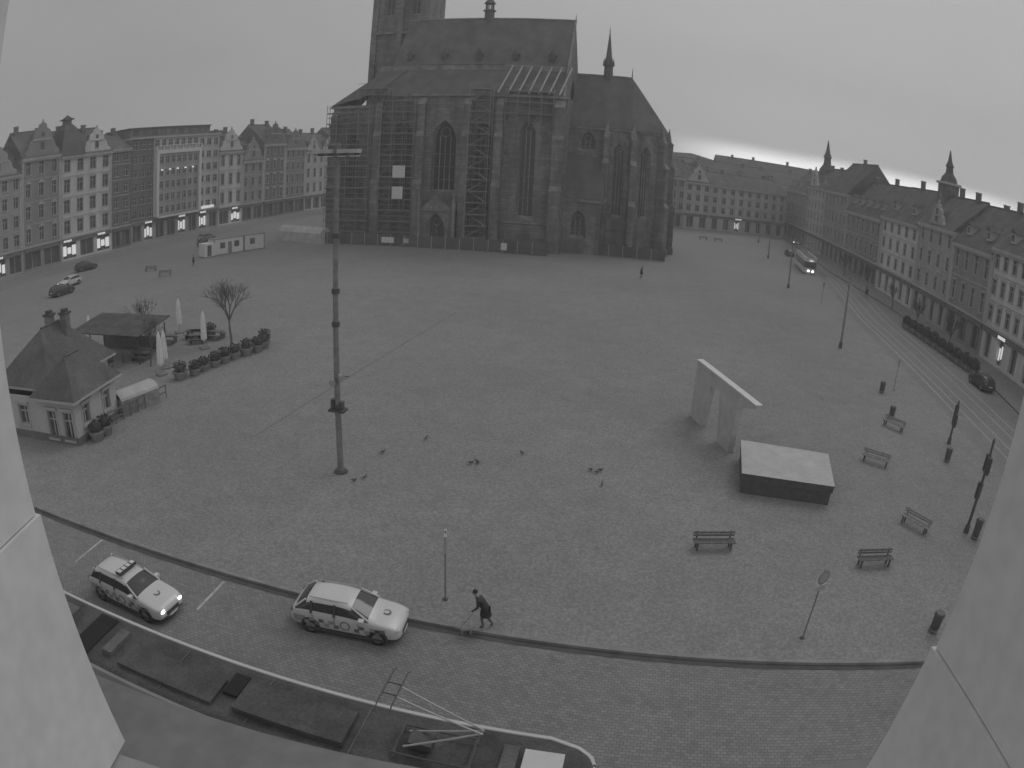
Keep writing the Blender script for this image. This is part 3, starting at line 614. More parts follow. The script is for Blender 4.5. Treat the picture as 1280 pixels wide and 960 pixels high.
def planter(x,y,s=1):
    p=MB((x,y,0)); p.cyl((0,0,0),(0,0,.55*s),.42*s,.58*s,12,SL); p.cyl((0,0,.5*s),(0,0,.6*s),.62*s,.62*s,12,SL)
    p.ell((0,0,.85*s),(.4*s,.4*s,.35*s),'hedge',7,5); leafcloud(p,(0,0,.9*s),(.62*s,.62*s,.5*s),150,sz=.1)
    p.obj('planter')
for i in range(9):
    t=i/8; planter(-25.6+4.0*t+R.uniform(-.2,.2),46.9+9.3*t,R.uniform(.85,1.1))
for a in ((-26.3,34.6),(-26.2,35.6),(-34,48),(-22.2,57.5),(-28.5,59)): planter(*a)
# trees
def tree(name,x,y,h,spread=.5,seed=1,tw=5,r0=.14,leaf=0):
    rr_=random.Random(seed); t=MB((x,y,0))
    def br(p,d,ln,r,lv):
        n=3; q=p
        for i in range(n):
            d2=(d+Vector((rr_.uniform(-.14,.14),rr_.uniform(-.14,.14),rr_.uniform(-.02,.12)))).normalized(); q2=q+d2*ln/n
            t.cyl(q,q2,r*(1-.22*i/n*1.5),r*(1-.22*(i+1)/n*1.5),6 if lv<2 else 3,'bark',False)
            if lv>0 and lv<tw and i>0:
                a=rr_.uniform(0,6.28); o=d2.orthogonal().normalized(); o.rotate(Matrix.Rotation(a,3,d2)); br(q2,(d2*.75+o*spread*1.3+Vector((0,0,.15))).normalized(),ln*rr_.uniform(.45,.65),r*.5,lv+1)
            q=q2;d=d2
        if lv<tw:
            nn=5 if lv==0 else 2
            for k_ in range(nn):
                a=6.28*k_/nn+rr_.uniform(-.5,.5); o=d.orthogonal().normalized(); o.rotate(Matrix.Rotation(a,3,d)); br(q,(d+o*spread*rr_.uniform(.7,1.3)).normalized(),ln*rr_.uniform(.6,.8),r*.62,lv+1)
        elif leaf and rr_.random()<leaf: leafcloud(t,q,(.2,.2,.2),3,'hedge',.06)
    br(Vector((0,0,0)),Vector((0,0,1)),h*.33,r0,0); t.obj(name)
tree('bare_tree',-25.3,56.9,6.4,.42,1,5,.12,0)
tree('bare_tree',-30.2,49.5,4.6,.5,2,4,.08,.1)
tree('bare_tree',-35,57,4.5,.5,3,4,.08,.1)
for i,(x,y) in enumerate(((54.6,72),(59.5,97),(62.3,112),(65.2,128),(56.5,84))): tree('bare_tree',x,y,(5.5,4.6,5.2,5,4.4)[i],.45,10+i,4,.11,.5 if i==0 else .1)
# ------------------------------------------------------------------ mast
ms=MB((-9.0,33.7,0),-10)
zs=[0,.6,3.6,7,11,17.4]; rs=[.2,.17,.165,.15,.13,.1]
for a,b,c,d in zip(zs[:-1],zs[1:],rs[:-1],rs[1:]): ms.cyl((0,0,a),(0,0,b),c,d,10,'grey_metal')
ms.cyl((0,0,0),(0,0,.12),.4,.36,10,'dark_metal')
for z in (3.7,8.1,9.8,12.6): ms.cyl((0,0,z),(0,0,z+.25),.21,.21,10,'dark_metal')
ms.box(-.45,.45,-.3,.3,3.55,3.68,'dark_metal'); ms.box(-.35,-.16,-.16,.16,3.7,4.2,'dark_metal'); ms.box(.16,.33,-.14,.14,3.7,4.1,'dark_metal')
ms.cyl((.15,-.1,5.6),(.45,-.35,5.5),.06,.2,8,'light_metal'); ms.cyl((-.15,-.1,5.3),(-.1,-.4,5.2),.06,.2,8,'light_metal'); ms.cyl((0,0,5.5),(.7,0,5.5),.03,.03,5,'dark_metal')
ms.box(-1.15,1.15,-.06,.06,16.75,16.88,'grey_metal')
for x in (-1.0,-.35,.35,1.0): ms.box(x-.22,x+.22,-.5,.1,16.881,17.08,'light_metal'); ms.box(x-.18,x+.18,-.46,.02,16.7,16.745,'head_lamp')
ms.obj('floodlight_mast')
# ------------------------------------------------------------------ fountain
fo=MB((0,0,0))
P4=[(12.8,33.4),(18.05,31.8),(19.5,36.3),(14.1,38.1)]
def ins(P,o):
    c=Vector((sum(p[0] for p in P)/4,sum(p[1] for p in P)/4)); return [tuple(c+(Vector(p)-c)*o) for p in P]
fo.slab(ins(P4,.97),0,.78,'granite_dark'); fo.slab(P4,.78,1.12,'granite_dark'); fo.slab(ins(P4,1.015),1.12,1.24,'cover_light','granite_dark')
fo.obj('fountain_basin')
a=Vector((12.7,45.2));b=Vector((14.25,36.5)); d=(b-a); ln=d.length
fa=MB((a.x,a.y,0),math.degrees(math.atan2(d.y,d.x)))
fa.prism([(0.0,0),(2.0,0),(2.5,3.0),(3.9,3.2),(4.6,0),(6.3,0),(6.6,3.1),(ln,3.85),(ln,4.05),(0,4.05)],-.2,.2,'fountain_gold')
fa.box(-.03,ln+.03,-.24,.24,4.053,4.12,'white_board')
fa.obj('fountain_sculpture')
# ------------------------------------------------------------------ benches etc
def bench(x,y,ang,mt='wood'):
    b=MB((x,y,0),ang)
    for i in range(4): b.box(-1.05,1.05,-.24+i*.125,-.14+i*.125,.43,.48,mt)
    for s in (-.85,.85): b.box(s-.05,s+.05,-.22,.24,.38,.429,'dark_metal'); b.box(s-.04,s+.04,-.2,-.12,0,.38,'dark_metal'); b.box(s-.04,s+.04,.14,.22,0,.38,'dark_metal'); b.box(s-.03,s+.03,.262,.32,.3,.85,'dark_metal')
    for i in range(2): b.box(-1.05,1.05,.23,.26,.58+i*.15,.68+i*.15,mt)
    b.obj('park_bench')
bench(9.85,27.5,0); bench(18.1,25.4,-3); bench(29.4,44.2,-60,'wood_light'); bench(24.2,37.6,-40,'wood_light'); bench(22.7,28.9,-62,'wood_light'); bench(43,162,0); bench(46.5,161,0); bench(-51,90,20); bench(-56,94,10)
def bin_(x,y,h=1.05):
    b=MB((x,y,0)); b.cyl((0,0,.1),(0,0,h-.12),.24,.27,12,'dark_metal'); b.cyl((0,0,h-.12),(0,0,h),.3,.24,12,'dark_metal'); b.box(-.06,.06,-.06,.06,0,.1,'dark_metal'); b.cyl((0,0,.12),(0,0,.2),.275,.275,12,'grey_metal'); b.obj('litter_bin')
bin_(18.9,19.6); bin_(31.2,38.0); bin_(26.6,27.2,1.3); bin_(30.5,46.5); bin_(33,53)
def signpost(x,y,h,ang,kind=0):
    s=MB((x,y,0),ang); s.cyl((0,0,0),(0,0,h),.035,.035,8,'grey_metal'); s.cyl((0,0,0),(0,0,.06),.12,.1,8,'dark_metal')
    if kind==0: s.box(-.05,.05,-.3,.3,h-.85,h-.1,'light_metal'); s.box(-.056,-.051,-.28,.28,h-.83,h-.12,'stripe')
    else: s.cyl((0,-.06,h-.35),(0,-.03,h-.35),.3,.3,16,'grey_metal'); s.cyl((0,-.065,h-.35),(0,-.061,h-.35),.24,.24,16,'stripe_mid'); s.box(-.25,.25,-.06,-.04,h-.95,h-.7,'light_metal')
    s.obj('traffic_sign')
signpost(-2.2,22.9,3.3,5,0); signpost(12.2,20.3,3.4,20,1); signpost(35,54,3,40,1); signpost(45,95,3,30,1)
def tlight(x,y,h,ang):
    s=MB((x,y,0),ang); s.cyl((0,0,0),(0,0,h),.11,.075,10,'dark_metal'); s.cyl((0,0,0),(0,0,.5),.2,.16,10,'dark_metal')
    for z,xo in((h-1.3,-.3),(h-1.3,.3),(2.6,.28)):
        s.box(xo-.17,xo+.17,-.15,.15,z-.5,z+.5,'car_trim'); s.box(min(0,xo),max(0,xo),-.03,.03,z-.04,z+.04,'dark_metal')
        for k_ in (-.3,0,.3): s.cyl((xo,-.15,z+k_),(xo,-.2,z+k_),.1,.11,10,'tail_lamp')
    s.cyl((0,0,h),(0,0,h+.25),.12,.03,8,'dark_metal'); s.obj('traffic_light')
tlight(26.4,28,5.6,60); tlight(33.6,41.3,3.3,60)
def cpole(x,y,h):
    s=MB((x,y,0),-10); s.cyl((0,0,0),(0,0,h*.45),.15,.13,10,'grey_metal'); s.cyl((0,0,h*.45),(0,0,h),.12,.08,10,'grey_metal'); s.cyl((0,0,0),(0,0,.7),.22,.2,10,'dark_metal'); s.cyl((0,0,h),(0,0,h+.2),.13,.03,8,'dark_metal')
    s.cyl((0,0,h-.6),(4.2,0,h-.2),.04,.03,6,'grey_metal'); s.cyl((0,0,h-.05),(3,0,h-.3),.02,.02,4,'grey_metal'); s.obj('tram_wire_pole')
for a in((35.4,67.9,7.7),(42.8,104.1,8),(52,140,8),(60,170,8)): cpole(*a)
# ------------------------------------------------------------------ cars
def car(name,x,y,ang,paint='car_white',police=False,lights=False,L_=2.2,est=False,z=-.12,bar=False):
    root=bpy.data.objects.new(name,None); scene.collection.objects.link(root); root.location=(x,y,z); root.rotation_euler=(0,0,rad(ang))
    rb=-1.75 if est else -1.5; k=L_/2.2
    S=[(2.2,.60,.32,.60,.64,.30,0),(2.13,.80,.24,.74,.78,.4,0),(1.9,.885,.2,.84,.90,.5,0),(1.5,.90,.2,.91,.98,.55,0),(1.02,.905,.2,.98,1.04,.6,0),
       (.30,.905,.2,1.0,1.50,.58,1),(-.25,.905,.2,1.01,1.565,.6,1),(-.9,.905,.2,1.02,1.555,.59,1),(rb,.90,.2,1.03,1.49,.56,1),(-1.98,.87,.22,1.03,1.08,.55,0),(-2.15,.82,.26,.86,.92,.5,0),(-2.2,.72,.34,.6,.66,.35,0)]
    vs=[];fs=[];ms_=[]; rings=[]
    for (sx_,w_,zb,be,top,rw,cab) in S:
        half=[(0,zb),(w_*.85,zb),(w_*.985,zb+.13),(w_,.56 if be>.7 else zb+.2),(w_*.99,be-.13 if be>.7 else be-.05),(w_*.945,be)]
        half+= [(rw+.09,top-.1),(rw,top-.015),(0,top+.025)] if cab else [(w_*.84,top-.02),(w_*.5,top+.005),(0,top+.02)]
        ring_=[]
        for yy,zz in half: vs.append((sx_*k,yy,zz)); ring_.append(len(vs)-1)
        for yy,zz in half[-2:0:-1]: vs.append((sx_*k,-yy,zz)); ring_.append(len(vs)-1)
        rings.append(ring_)
    nr=len(rings[0]); names=[paint,'car_glass','car_trim']
    for i in range(len(rings)-1):
        a,b=rings[i],rings[i+1]; c0,c1=S[i][6],S[i+1][6]
        for j in range(nr):
            j2=(j+1)%nr; fs.append((a[j],a[j2],b[j2],b[j])); jj=j if j<8 else nr-1-j
            g_=0
            if jj==5 and (c0 or c1): g_=1
            if jj in(6,7) and (c0!=c1): g_=1
            if jj in (0,1): g_=2
            ms_.append(g_)
    fs.append(tuple(rings[0][::-1])); ms_.append(0); fs.append(tuple(rings[-1])); ms_.append(0)
    me=bpy.data.meshes.new('body'); me.from_pydata(vs,[],fs); me.update()
    for n_ in names: me.materials.append(MATS[n_])
    me.polygons.foreach_set('material_index',ms_); me.polygons.foreach_set('use_smooth',[True]*len(fs))
    ob=bpy.data.objects.new('body',me); scene.collection.objects.link(ob); ob.parent=root
    sm=ob.modifiers.new('s','SUBSURF'); sm.levels=2; sm.render_levels=2
    d=MB()
    for wx in (1.33*k,-1.32*k):
        for s in(-1,1):
            d.cyl((wx,s*.66,.33),(wx,s*.9,.33),.335,.335,20,'tyre'); d.cyl((wx,s*.9,.33),(wx,s*.915,.33),.22,.2,14,'rim'); d.cyl((wx,s*.85,.36),(wx,s*.908,.36),.40,.40,20,'car_trim')
            d.cyl((wx,s*.905,.33),(wx,s*.912,.33),.33,.32,20,'tyre')
    for s in (-1,1):
        d.box(.66,.86,s*.93-.11,s*.93+.11,1.0,1.13,paint)  # mirrors
        for p0,p1 in (((1.0*k,s*.80,1.03),(.34,s*.66,1.45)),((rb,s*.63,1.43),(-1.95,s*.78,1.06))): d.cyl(p0,p1,.045,.04,6,paint)
        for xx in (-.32,-1.25): d.add([(xx-.05,s*.905,.98),(xx+.05,s*.905,.98),(xx+.05,s*.70,1.44),(xx-.05,s*.70,1.44)],[(0,1,2,3)],'car_trim')
        d.cyl((.2,s*.60,1.56),(rb+.15,s*.58,1.55),.022,.022,5,'light_metal' if police else 'car_trim')
        d.ell((2.02*k,s*.64,.73),(.17,.17,.075),'head_lamp',10,6); d.ell((-2.06*k,s*.70,.88),(.12,.13,.11),'tail_lamp',10,6)
        for xx in (.62,-.32,-1.2): d.box(xx-.008,xx+.008,s*.908-.003,s*.908+.003,.42,.95,'car_trim')
        d.box(-1.6*k,1.6*k,s*.9-.02,s*.9+.012,.2,.33,'car_trim')
    d.box(2.12*k,2.205*k,-.42,.42,.42,.6,'car_trim'); d.box(2.2*k,2.215*k,-.26,.26,.32,.42,'white_board'); d.box(-2.215*k,-2.17*k,-.26,.26,.62,.74,'white_board'); d.box(-2.2*k,-2.12*k,-.7,.7,.28,.42,'car_trim')
    d.cyl((1.05,-.5,1.06),(.85,.1,1.1),.012,.012,4,'car_trim')
    if police:
        for s in (-1,1):
            for i in range(16):
                x0=-1.55+i*.2
                for r_ in range(2):
                    if (i+r_)%2==0 and abs(x0)>.33: d.box(x0,x0+.2,s*.911-.003,s*.911+.003,.47+.16*r_,.63+.16*r_,'stripe_mid' if i%4<2 else 'stripe')
            d.cyl((.1,s*.905,.68),(.1,s*.918,.68),.2,.2,18,'stripe'); d.cyl((.1,s*.918,.68),(.1,s*.921,.68),.15,.15,18,'car_white')
            d.box(-2.0,-1.5,s*.893-.004,s*.893+.012,.5,.8,'stripe_mid')
        d.cyl((1.5,0,.985),(1.5,0,1.006),.17,.17,18,'stripe'); d.cyl((1.5,0,1.006),(1.5,0,1.010),.1,.1,18,'car_white')
    if bar:
        d.box(-.28,.02,-.56,.56,1.61,1.72,'car_trim')
        for yy in (-.42,-.14,.14,.42): d.box(-.24,-.02,yy-.1,yy+.1,1.72,1.735,'white_board')
        d.box(-.2,0,-.3,.3,1.57,1.61,'car_trim')
    if lights:
        for s in(-1,1): d.ell((2.17*k,s*.6,.70),(.05,.12,.07),'lamp_lit',8,5)
    o=d.obj('fittings'); o.parent=root; o.matrix_basis=Matrix.Identity(4)
    return root
car('police_car',-5.65,20.75,-6,police=True)
car('police_car',-15.05,19.9,-14,police=True,lights=True,bar=True,est=True,L_=2.3)
car('parked_car',49.7,57.5,83,'car_dark',z=-.12)
for i in range(10):
    t=i/9; p=MB((54.0-2.2*t,83-21*t,0.01),83); L0=1.0
    p.box(-L0,L0,-.35,.35,0,.5,SL); p.box(-L0-.05,L0+.05,-.4,.4,.5,.56,SL)
    p.ell((0,0,.95),(L0*.95,.4,.5),'hedge',9,6); leafcloud(p,(0,0,1.0),(L0*1.15,.6,.7+.25*R.random()),420,sz=.11); p.obj('hedge_planter')
for x,y,a,p,l in ((75,181,255,'car_grey',True),(-66,84,-100,'car_white',True),(-72,97,60,'car_dark',False),(-63,78,75,'car_dark',False),(-58,120,70,'car_dark',False),(-62,128,70,'car_grey',False),(61,150,80,'car_dark',False)): car('car',x,y,a,p,lights=l,z=0.0 if x<0 else -.12)
# ------------------------------------------------------------------ trams
def tramcar(ox,oy,ang,length,joints=(),z0=-.12,side='tram_side'):
    t=MB((ox,oy,z0),ang)
    W=1.33
    xs=[-length+1.4+(length-2.8)*i/12 for i in range(13)]
    st=[(0,.45),(-.12,.8),(-.45,1.08),(-1.2,W)]+[(x,W) for x in xs[::-1][1:-1]]+[(-length+1.2,W),(-length+.45,1.08),(-length+.12,.8),(-length,.45)]
    prof=[(1.0,.35),(1.0,1.35),(1.0,1.351),(.985,2.55),(.985,2.551),(.96,3.05),(.90,3.28),(.78,3.36),(0,3.38)]
    mts=[side,side,'pane','tram_white','tram_white','tram_white','tram_white','tram_roof'] if side=='tram_white' else [side,side,'tram_pane',side,side,side,'tram_roof','tram_roof']
    rings=[]; vs=[]
    for x,hw in st:
        r=[]
        for f,zz in prof: vs.append((x,hw*f,zz)); r.append(len(vs)-1)
        for f,zz in prof[-2::-1]: vs.append((x,-hw*f,zz)); r.append(len(vs)-1)
        rings.append(r)
    base=len(t.v); nn=len(rings[0]); byM={}
    for a,b in zip(rings[:-1],rings[1:]):
        for j in range(nn-1):
            jj=j if j<8 else nn-2-j; byM.setdefault(mts[jj],[]).append((a[j],a[j+1],b[j+1],b[j]))
    t.v+=[Vector(v) for v in vs]
    for mname,ff in byM.items():
        k_=t.mi(mname)
        for f in ff: t.f.append([base+i for i in f]); t.m.append(k_)
    for r,rev in((rings[0],False),(rings[-1],True)):
        for j in range(8):
            q=(r[j],r[j+1],r[nn-2-j],r[nn-1-j]); t.f.append([base+i for i in (q if not rev else q[::-1])]); t.m.append(t.mi(mts[j]))
    for s in(-1,1):
        for (x0,h0),(x1,h1) in zip(st[:-1],st[1:]): t.cyl((x0,s*h0*.945,3.27),(x1,s*h1*.945,3.27),.085,.085,6,'tram_white' if s>0 or x0>-1.3 else 'tram_side',False)
    t.cyl((0,-.42,3.26),(0,.42,3.26),.05,.05,5,'tram_white')
    x=-1.4
    while x>-length+1.5:
        for s in(-1,1): t.box(x-.05,x+.05,s*(W-.005)-.012,s*(W-.005)+.012,1.36,2.54,'tram_side')
        x-=1.45
    for wx in [-3,-4.8]+[-length+3,-length+4.8]:
        for s in(-1,1): t.cyl((wx,s*.7,.33),(wx,s*1.0,.33),.33,.33,14,'tyre')
    for j in joints:
        t.box(-j-.35,-j+.35,-1.35,1.35,.4,3.2,'tyre'); t.box(-j-.4,-j+.4,-1.0,1.0,3.3,3.42,'tyre')
        for q in(-.25,0,.25): t.box(-j+q-.04,-j+q+.04,-1.37,1.37,.41,3.24,'car_trim')
    return t
d=Vector((math.cos(rad(-10.3)),math.sin(rad(-10.3)))); nL=Vector((-d.y,d.x)); P0=Vector((-4.8,13.56))-nL*1.2+d*7.6
t=tramcar(P0.x,P0.y,-10.3,30,joints=(15.5,))
for x0,x1,y0,y1,z1,m_ in [(-1.75,-.75,-.65,.45,3.62,'tram_white'),(-2.3,-1.9,-.6,.6,3.5,'tram_roof_b'),(-9.5,-6.2,-.75,.55,3.6,'tram_roof'),(-13.8,-10.2,-.8,.3,3.5,'tram_roof'),(-10.1,-9.6,-.2,.7,3.49,'tyre'),(-14.6,-14.2,-.6,.6,3.55,'tram_roof_b'),(-20,-16.6,-.8,.6,3.66,'tram_roof_b'),(-25,-21,-.8,.6,3.58,'tram_roof')]: t.box(x0,x1,y0,y1,3.37,z1,m_)
for x0 in (-3,-6,-9,-12): t.box(x0-.02,x0+.02,-1.0,1.0,3.383,3.40,'tram_roof_b')
def tb(a,b,r=.035,m_='light_metal'): t.cyl(a,b,r,r,6,m_)
for s in(-.55,.55): tb((-4.9,s,3.55),(-3.0,s,3.55),.035,'dark_metal')
for x in (-4.9,-3.0):
    tb((x,-.55,3.55),(x,.55,3.55),.035,'dark_metal')
    for s in(-.5,.5): t.cyl((x,s,3.37),(x,s,3.55),.06,.05,8,'grey_metal')
tb((-4.7,-.3,3.6),(-2.75,-.05,4.5),.035); tb((-4.7,.3,3.6),(-2.75,.05,4.5),.035); tb((-4.3,0,3.6),(-2.85,0,4.35),.03,'dark_metal')
tb((-2.75,-.08,4.5),(-4.9,-.2,5.4),.028); tb((-2.75,.08,4.5),(-4.9,.2,5.4),.028)
for o in(-.18,.18): tb((-4.95+o,-.65,5.46),(-4.95+o,.65,5.46),.02,'dark_metal'); tb((-4.95+o,.65,5.46),(-4.95+o,.85,5.32),.018,'dark_metal'); tb((-4.95+o,-.65,5.46),(-4.95+o,-.85,5.32),.018,'dark_metal')
tb((-5.13,-.2,5.42),(-4.77,-.2,5.42),.02,'dark_metal'); tb((-5.13,.2,5.42),(-4.77,.2,5.42),.02,'dark_metal')
t.box(-4.6,-4.0,-.25,.25,3.5,3.75,'dark_metal')
t.obj('tram')
t=tramcar(54.6,122.2,256,14,side='tram_white')
for s in(-1,1): t.ell((.03,s*.45,.85),(.08,.22,.16),'lamp_lit',8,5)
t.box(-.2,.03,-.4,.4,2.7,2.95,'shop_lit')
t.obj('tram')
# ------------------------------------------------------------------ person, dog, pigeons
def skin(name,J,E,mt,sub=2,root=0,parent=None):
    me=bpy.data.meshes.new(name); me.from_pydata([j[:3] for j in J],E,[]); ob=bpy.data.objects.new(name,me); scene.collection.objects.link(ob)
    md=ob.modifiers.new('skin','SKIN'); md.use_smooth_shade=True
    sv=me.skin_vertices[0].data
    for i,j in enumerate(J): sv[i].radius=(j[3],j[4] if len(j)>4 else j[3]); sv[i].use_root=(i==root)
    ss=ob.modifiers.new('s','SUBSURF'); ss.levels=sub; ss.render_levels=sub
    me.materials.append(MATS[mt])
    if parent: ob.parent=parent
    return ob
m,nt_,b_=newmat('clothes'); Ln=nt_.links
tcn=nt_.nodes.new('ShaderNodeTexCoord'); sxx=nt_.nodes.new('ShaderNodeSeparateXYZ'); Ln.new(tcn.outputs['Object'],sxx.inputs[0])
rp=nt_.nodes.new('ShaderNodeValToRGB'); rp.color_ramp.interpolation='CONSTANT'; el=rp.color_ramp.elements
el[0].position=0; el[0].color=gray(.04); el[1].position=.05; el[1].color=gray(.15)
for p_,v_ in ((.40,.06),(.745,.3),(.83,.05)): e_=el.new(p_); e_.color=gray(v_)
mm=nt_.nodes.new('ShaderNodeMath'); mm.operation='MULTIPLY'; mm.inputs[1].default_value=.5; Ln.new(sxx.outputs[2],mm.inputs[0]); Ln.new(mm.outputs[0],rp.inputs[0]); Ln.new(rp.outputs[0],b_.inputs['Base Color']); b_.inputs['Roughness'].default_value=.9; MATS['clothes']=m
def person(name,x,y,ang,lean=.12,z=0,s=1.0):
    root=bpy.data.objects.new(name,None); scene.collection.objects.link(root); root.location=(x,y,z); root.rotation_euler=(0,0,rad(ang)); root.scale=(s,s,s)
    l=lean # forward = +x
    J=[(0,0,.92,.15,.17),(l*.5,0,1.15,.14,.17),(l*1.0,0,1.38,.15,.19),(l*1.25,0,1.47,.07),(l*1.45,0,1.55,.075,.075),(l*1.6,0,1.64,.1,.085),(l*1.6,0,1.72,.07,.07),
       (.02,.1,.86,.1),(.16,.1,.48,.065),(.08,.1,.1,.045),(.22,.1,.04,.04),
       (-.02,-.1,.86,.1),(-.02,-.1,.47,.065),(-.26,-.1,.14,.045),(-.14,-.1,.05,.04),
       (l,.2,1.38,.075),(l-.02,.26,1.12,.055),(l+.16,.25,.92,.04),(l+.24,.24,.86,.035,.02),
       (l,-.2,1.38,.075),(l-.08,-.26,1.1,.055),(l+.06,-.27,.88,.04),(l+.12,-.27,.81,.035,.02)]
    E=[(0,1),(1,2),(2,3),(3,4),(4,5),(5,6),(0,7),(7,8),(8,9),(9,10),(0,11),(11,12),(12,13),(13,14),(2,15),(15,16),(16,17),(17,18),(2,19),(19,20),(20,21),(21,22)]
    skin('body',J,E,'clothes',parent=root)
    hd=MB(); cx=l*1.6
    hd.ell((cx+.01,0,1.655),(.10,.08,.115),'skin',12,8); hd.ell((cx-.02,0,1.69),(.105,.09,.1),'cloth_dark',12,8); hd.cyl((cx+.1,0,1.66),(cx+.135,0,1.635),.012,.018,6,'skin')
    for s_2 in(-1,1): hd.ell((cx+.095,s_2*.032,1.672),(.012,.014,.008),'cloth_dark',6,4); hd.ell((cx,s_2*.083,1.65),(.02,.012,.03),'skin',6,4)
    hd.ell((cx+.1,0,1.605),(.012,.025,.006),'cloth_dark',6,4)
    for bx,by,bz in ((l+.24,.24,.86),(l+.12,-.27,.81)):
        for i_ in range(4): hd.cyl((bx+.02,by-.027+i_*.018,bz-.01),(bx+.06,by-.03+i_*.02,bz-.05),.009,.008,5,'skin'); hd.cyl((bx+.06,by-.03+i_*.02,bz-.05),(bx+.05,by-.03+i_*.02,bz-.08-.005*(i_%2)),.008,.007,5,'skin')
        hd.cyl((bx,by-.03,bz),(bx+.04,by-.055,bz-.03),.01,.009,5,'skin'); hd.ell((bx,by,bz),(.04,.038,.03),'skin',8,5)
    o=hd.obj('head_and_hands',True); o.parent=root; o.matrix_basis=Matrix.Identity(4)
    ck=MB(); n_=12; vs=[]
    for zz,rx,ry,ox in((1.0,.17,.2,.02),(.78,.21,.23,.03),(.62,.23,.25,.02)):
        for i_ in range(n_): a_=2*math.pi*i_/n_; vs.append((ox+rx*math.cos(a_),ry*math.sin(a_),zz))
    ck.add(vs,[(j_*n_+i_,j_*n_+(i_+1)%n_,(j_+1)*n_+(i_+1)%n_,(j_+1)*n_+i_) for j_ in range(2) for i_ in range(n_)],'cloth_dark')
    o=ck.obj('coat_skirt',True); o.parent=root; o.matrix_basis=Matrix.Identity(4)
    return root
person('pedestrian',-.5,21.25,170,.3,s=.98)
person('pedestrian',17.7,100,20,.05)
person('pedestrian',-50,98,40,.05)
person('pedestrian',58,104,80,.05)
def dog(x,y,ang,s=1,z=-.12):
    J=[(0,0,.36,.09,.08),(.17,0,.37,.095,.085),(.3,0,.42,.065),(.38,0,.5,.06),(.46,0,.49,.04),(.52,0,.47,.025),(-.18,0,.37,.075),(-.28,0,.42,.02),(-.36,0,.5,.012),
       (.2,.07,.24,.035),(.2,.07,.12,.022),(.21,.07,.02,.022),(.2,-.07,.24,.035),(.26,-.07,.13,.022),(.25,-.07,.02,.022),
       (-.18,.07,.26,.045),(-.13,.07,.19,.03),(-.22,.07,.11,.02),(-.2,.07,.02,.022),(-.18,-.07,.26,.045),(-.17,-.07,.18,.03),(-.27,-.07,.11,.02),(-.25,-.07,.02,.022)]
    E=[(0,1),(1,2),(2,3),(3,4),(4,5),(0,6),(6,7),(7,8),(1,9),(9,10),(10,11),(1,12),(12,13),(13,14),(6,15),(15,16),(16,17),(17,18),(6,19),(19,20),(20,21),(21,22)]
    r_=bpy.data.objects.new('dog',None); scene.collection.objects.link(r_); r_.location=(x,y,z); r_.rotation_euler=(0,0,rad(ang)); r_.scale=(s,s,s)
    skin('body',J,E,'fur',parent=r_)
    e=MB()
    for q in(-1,1): e.pyr([(.36,q*.03,.54),(.39,q*.065,.52),(.36,q*.07,.5),(.34,q*.05,.53)],(.355,q*.06,.6),'fur')
    e.ell((.54,0,.475),(.012,.012,.01),'cloth_dark',6,4)
    e.cyl((.3,0,.44),(.285,0,.455),.07,.07,8,'cloth_dark'); o=e.obj('ears_nose',True); o.parent=r_; o.matrix_basis=Matrix.Identity(4)
dog(-1.2,20.8,190,.85)
ls=MB(); ls.cyl((-1.45,20.76,.28),(-.97,21.12,.80),.008,.008,4,'cloth_dark'); ls.obj('dog_leash')
pg=MB()
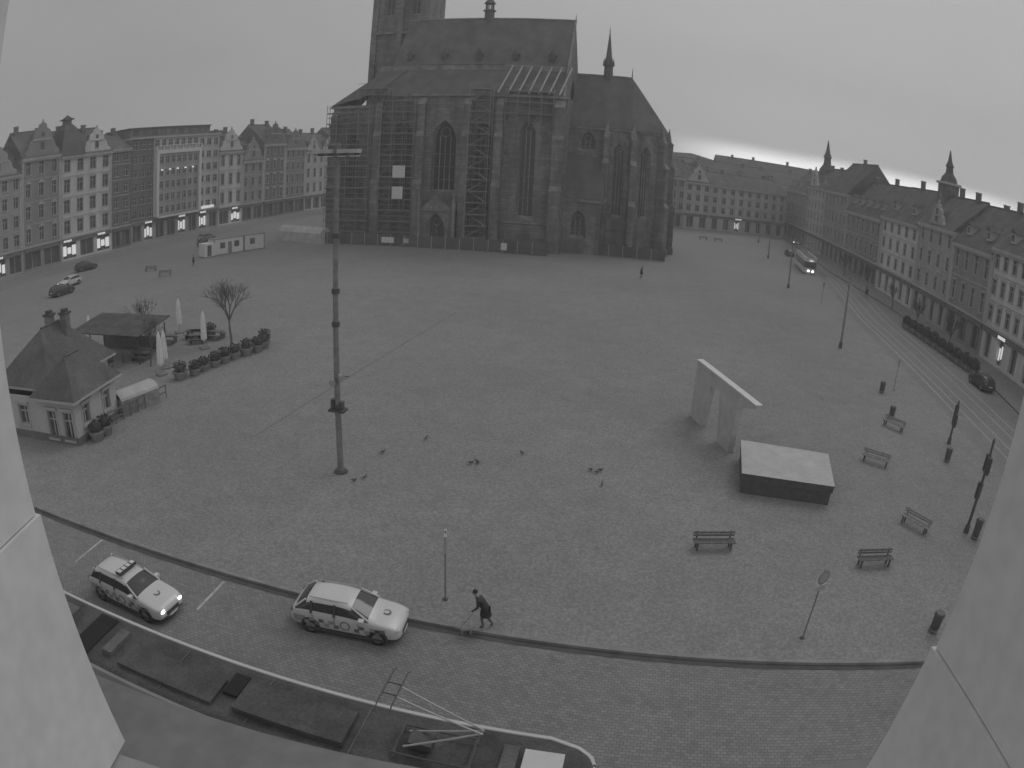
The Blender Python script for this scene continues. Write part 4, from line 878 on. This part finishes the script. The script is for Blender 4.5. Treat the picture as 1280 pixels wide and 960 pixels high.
def pigeon(x,y,a):
    pg.L=Matrix.Translation((x,y,0))@Matrix.Rotation(a,4,'Z')
    pg.ell((0,0,.13),(.14,.065,.065),'feather',8,5); pg.cyl((.09,0,.15),(.14,0,.22),.035,.025,6,'feather'); pg.ell((.15,0,.235),(.032,.026,.028),'feather',6,4); pg.cyl((.17,0,.235),(.2,0,.225),.009,.003,4,'light_metal')
    pg.add([(-.1,-.03,.13),(-.1,.03,.13),(-.24,.045,.1),(-.24,-.045,.1)],[(0,1,2,3)],'feather')
    for s in(-.03,.03): pg.cyl((.01,s,.08),(.02,s,0),.008,.008,4,'tail_lamp')
for cx,cy,n_,sp in((-7.1,36.5,1,.3),(-1.8,36.1,3,.7),(1.2,37.6,1,.5),(4.9,35.4,3,.4),(-4.5,39.5,1,.8),(5,34,1,.3),(-7.6,33,2,.6)):
    for i in range(n_): pigeon(cx+R.gauss(0,sp*.5),cy+R.gauss(0,sp*.4),R.uniform(0,6.28))
pg.obj('pigeon_flock')
# ------------------------------------------------------------------ house with the window the view is taken from
hw=MB((0,0,0)); F='window_reveal'; zc=H
for s in(-1,1):
    x0=.521*s; x1=7*s; a,b=min(x0,x1),max(x0,x1)
    zn=.36 if s<0 else .48
    hw.box(a,b,.2,.52,zc-zn,zc+1.1,F)
    x0=.517*s; a,b=min(x0,x1),max(x0,x1); hw.box(a,b,.2,.525,zc-.74,zc-zn-.002,F)
hw.box(-7,7,.2,.52,zc+1.1,zc+5,'facade_stone'); hw.box(-7,7,.2,.5,0,zc-.745,'facade_stone')
hw.obj('window_surround')
ld=MB(); ld.slab([(-7,.505),(3,.505),(3,.52),(-.0955,.64),(-.57,.685),(-7,1.3)],zc-.86,zc-.80,'zinc'); ld.slab([(-7,.502),(3,.502),(3,.51),(-7,.6)],zc-1.2,zc-.862,'facade_stone')
ld.obj('window_ledge')
# ------------------------------------------------------------------ morning haze over the square
m=bpy.data.materials.new('haze'); m.use_nodes=True; q=m.node_tree; q.nodes.clear(); o_=q.nodes.new('ShaderNodeOutputMaterial'); v_=q.nodes.new('ShaderNodeVolumeScatter'); v_.inputs['Density'].default_value=.0014; v_.inputs['Color'].default_value=(1,1,1,1); q.links.new(v_.outputs[0],o_.inputs['Volume']); MATS['haze']=m
hz=MB(); hz.box(-260,260,-40,340,-.1,75,'haze'); hz.obj('fog')
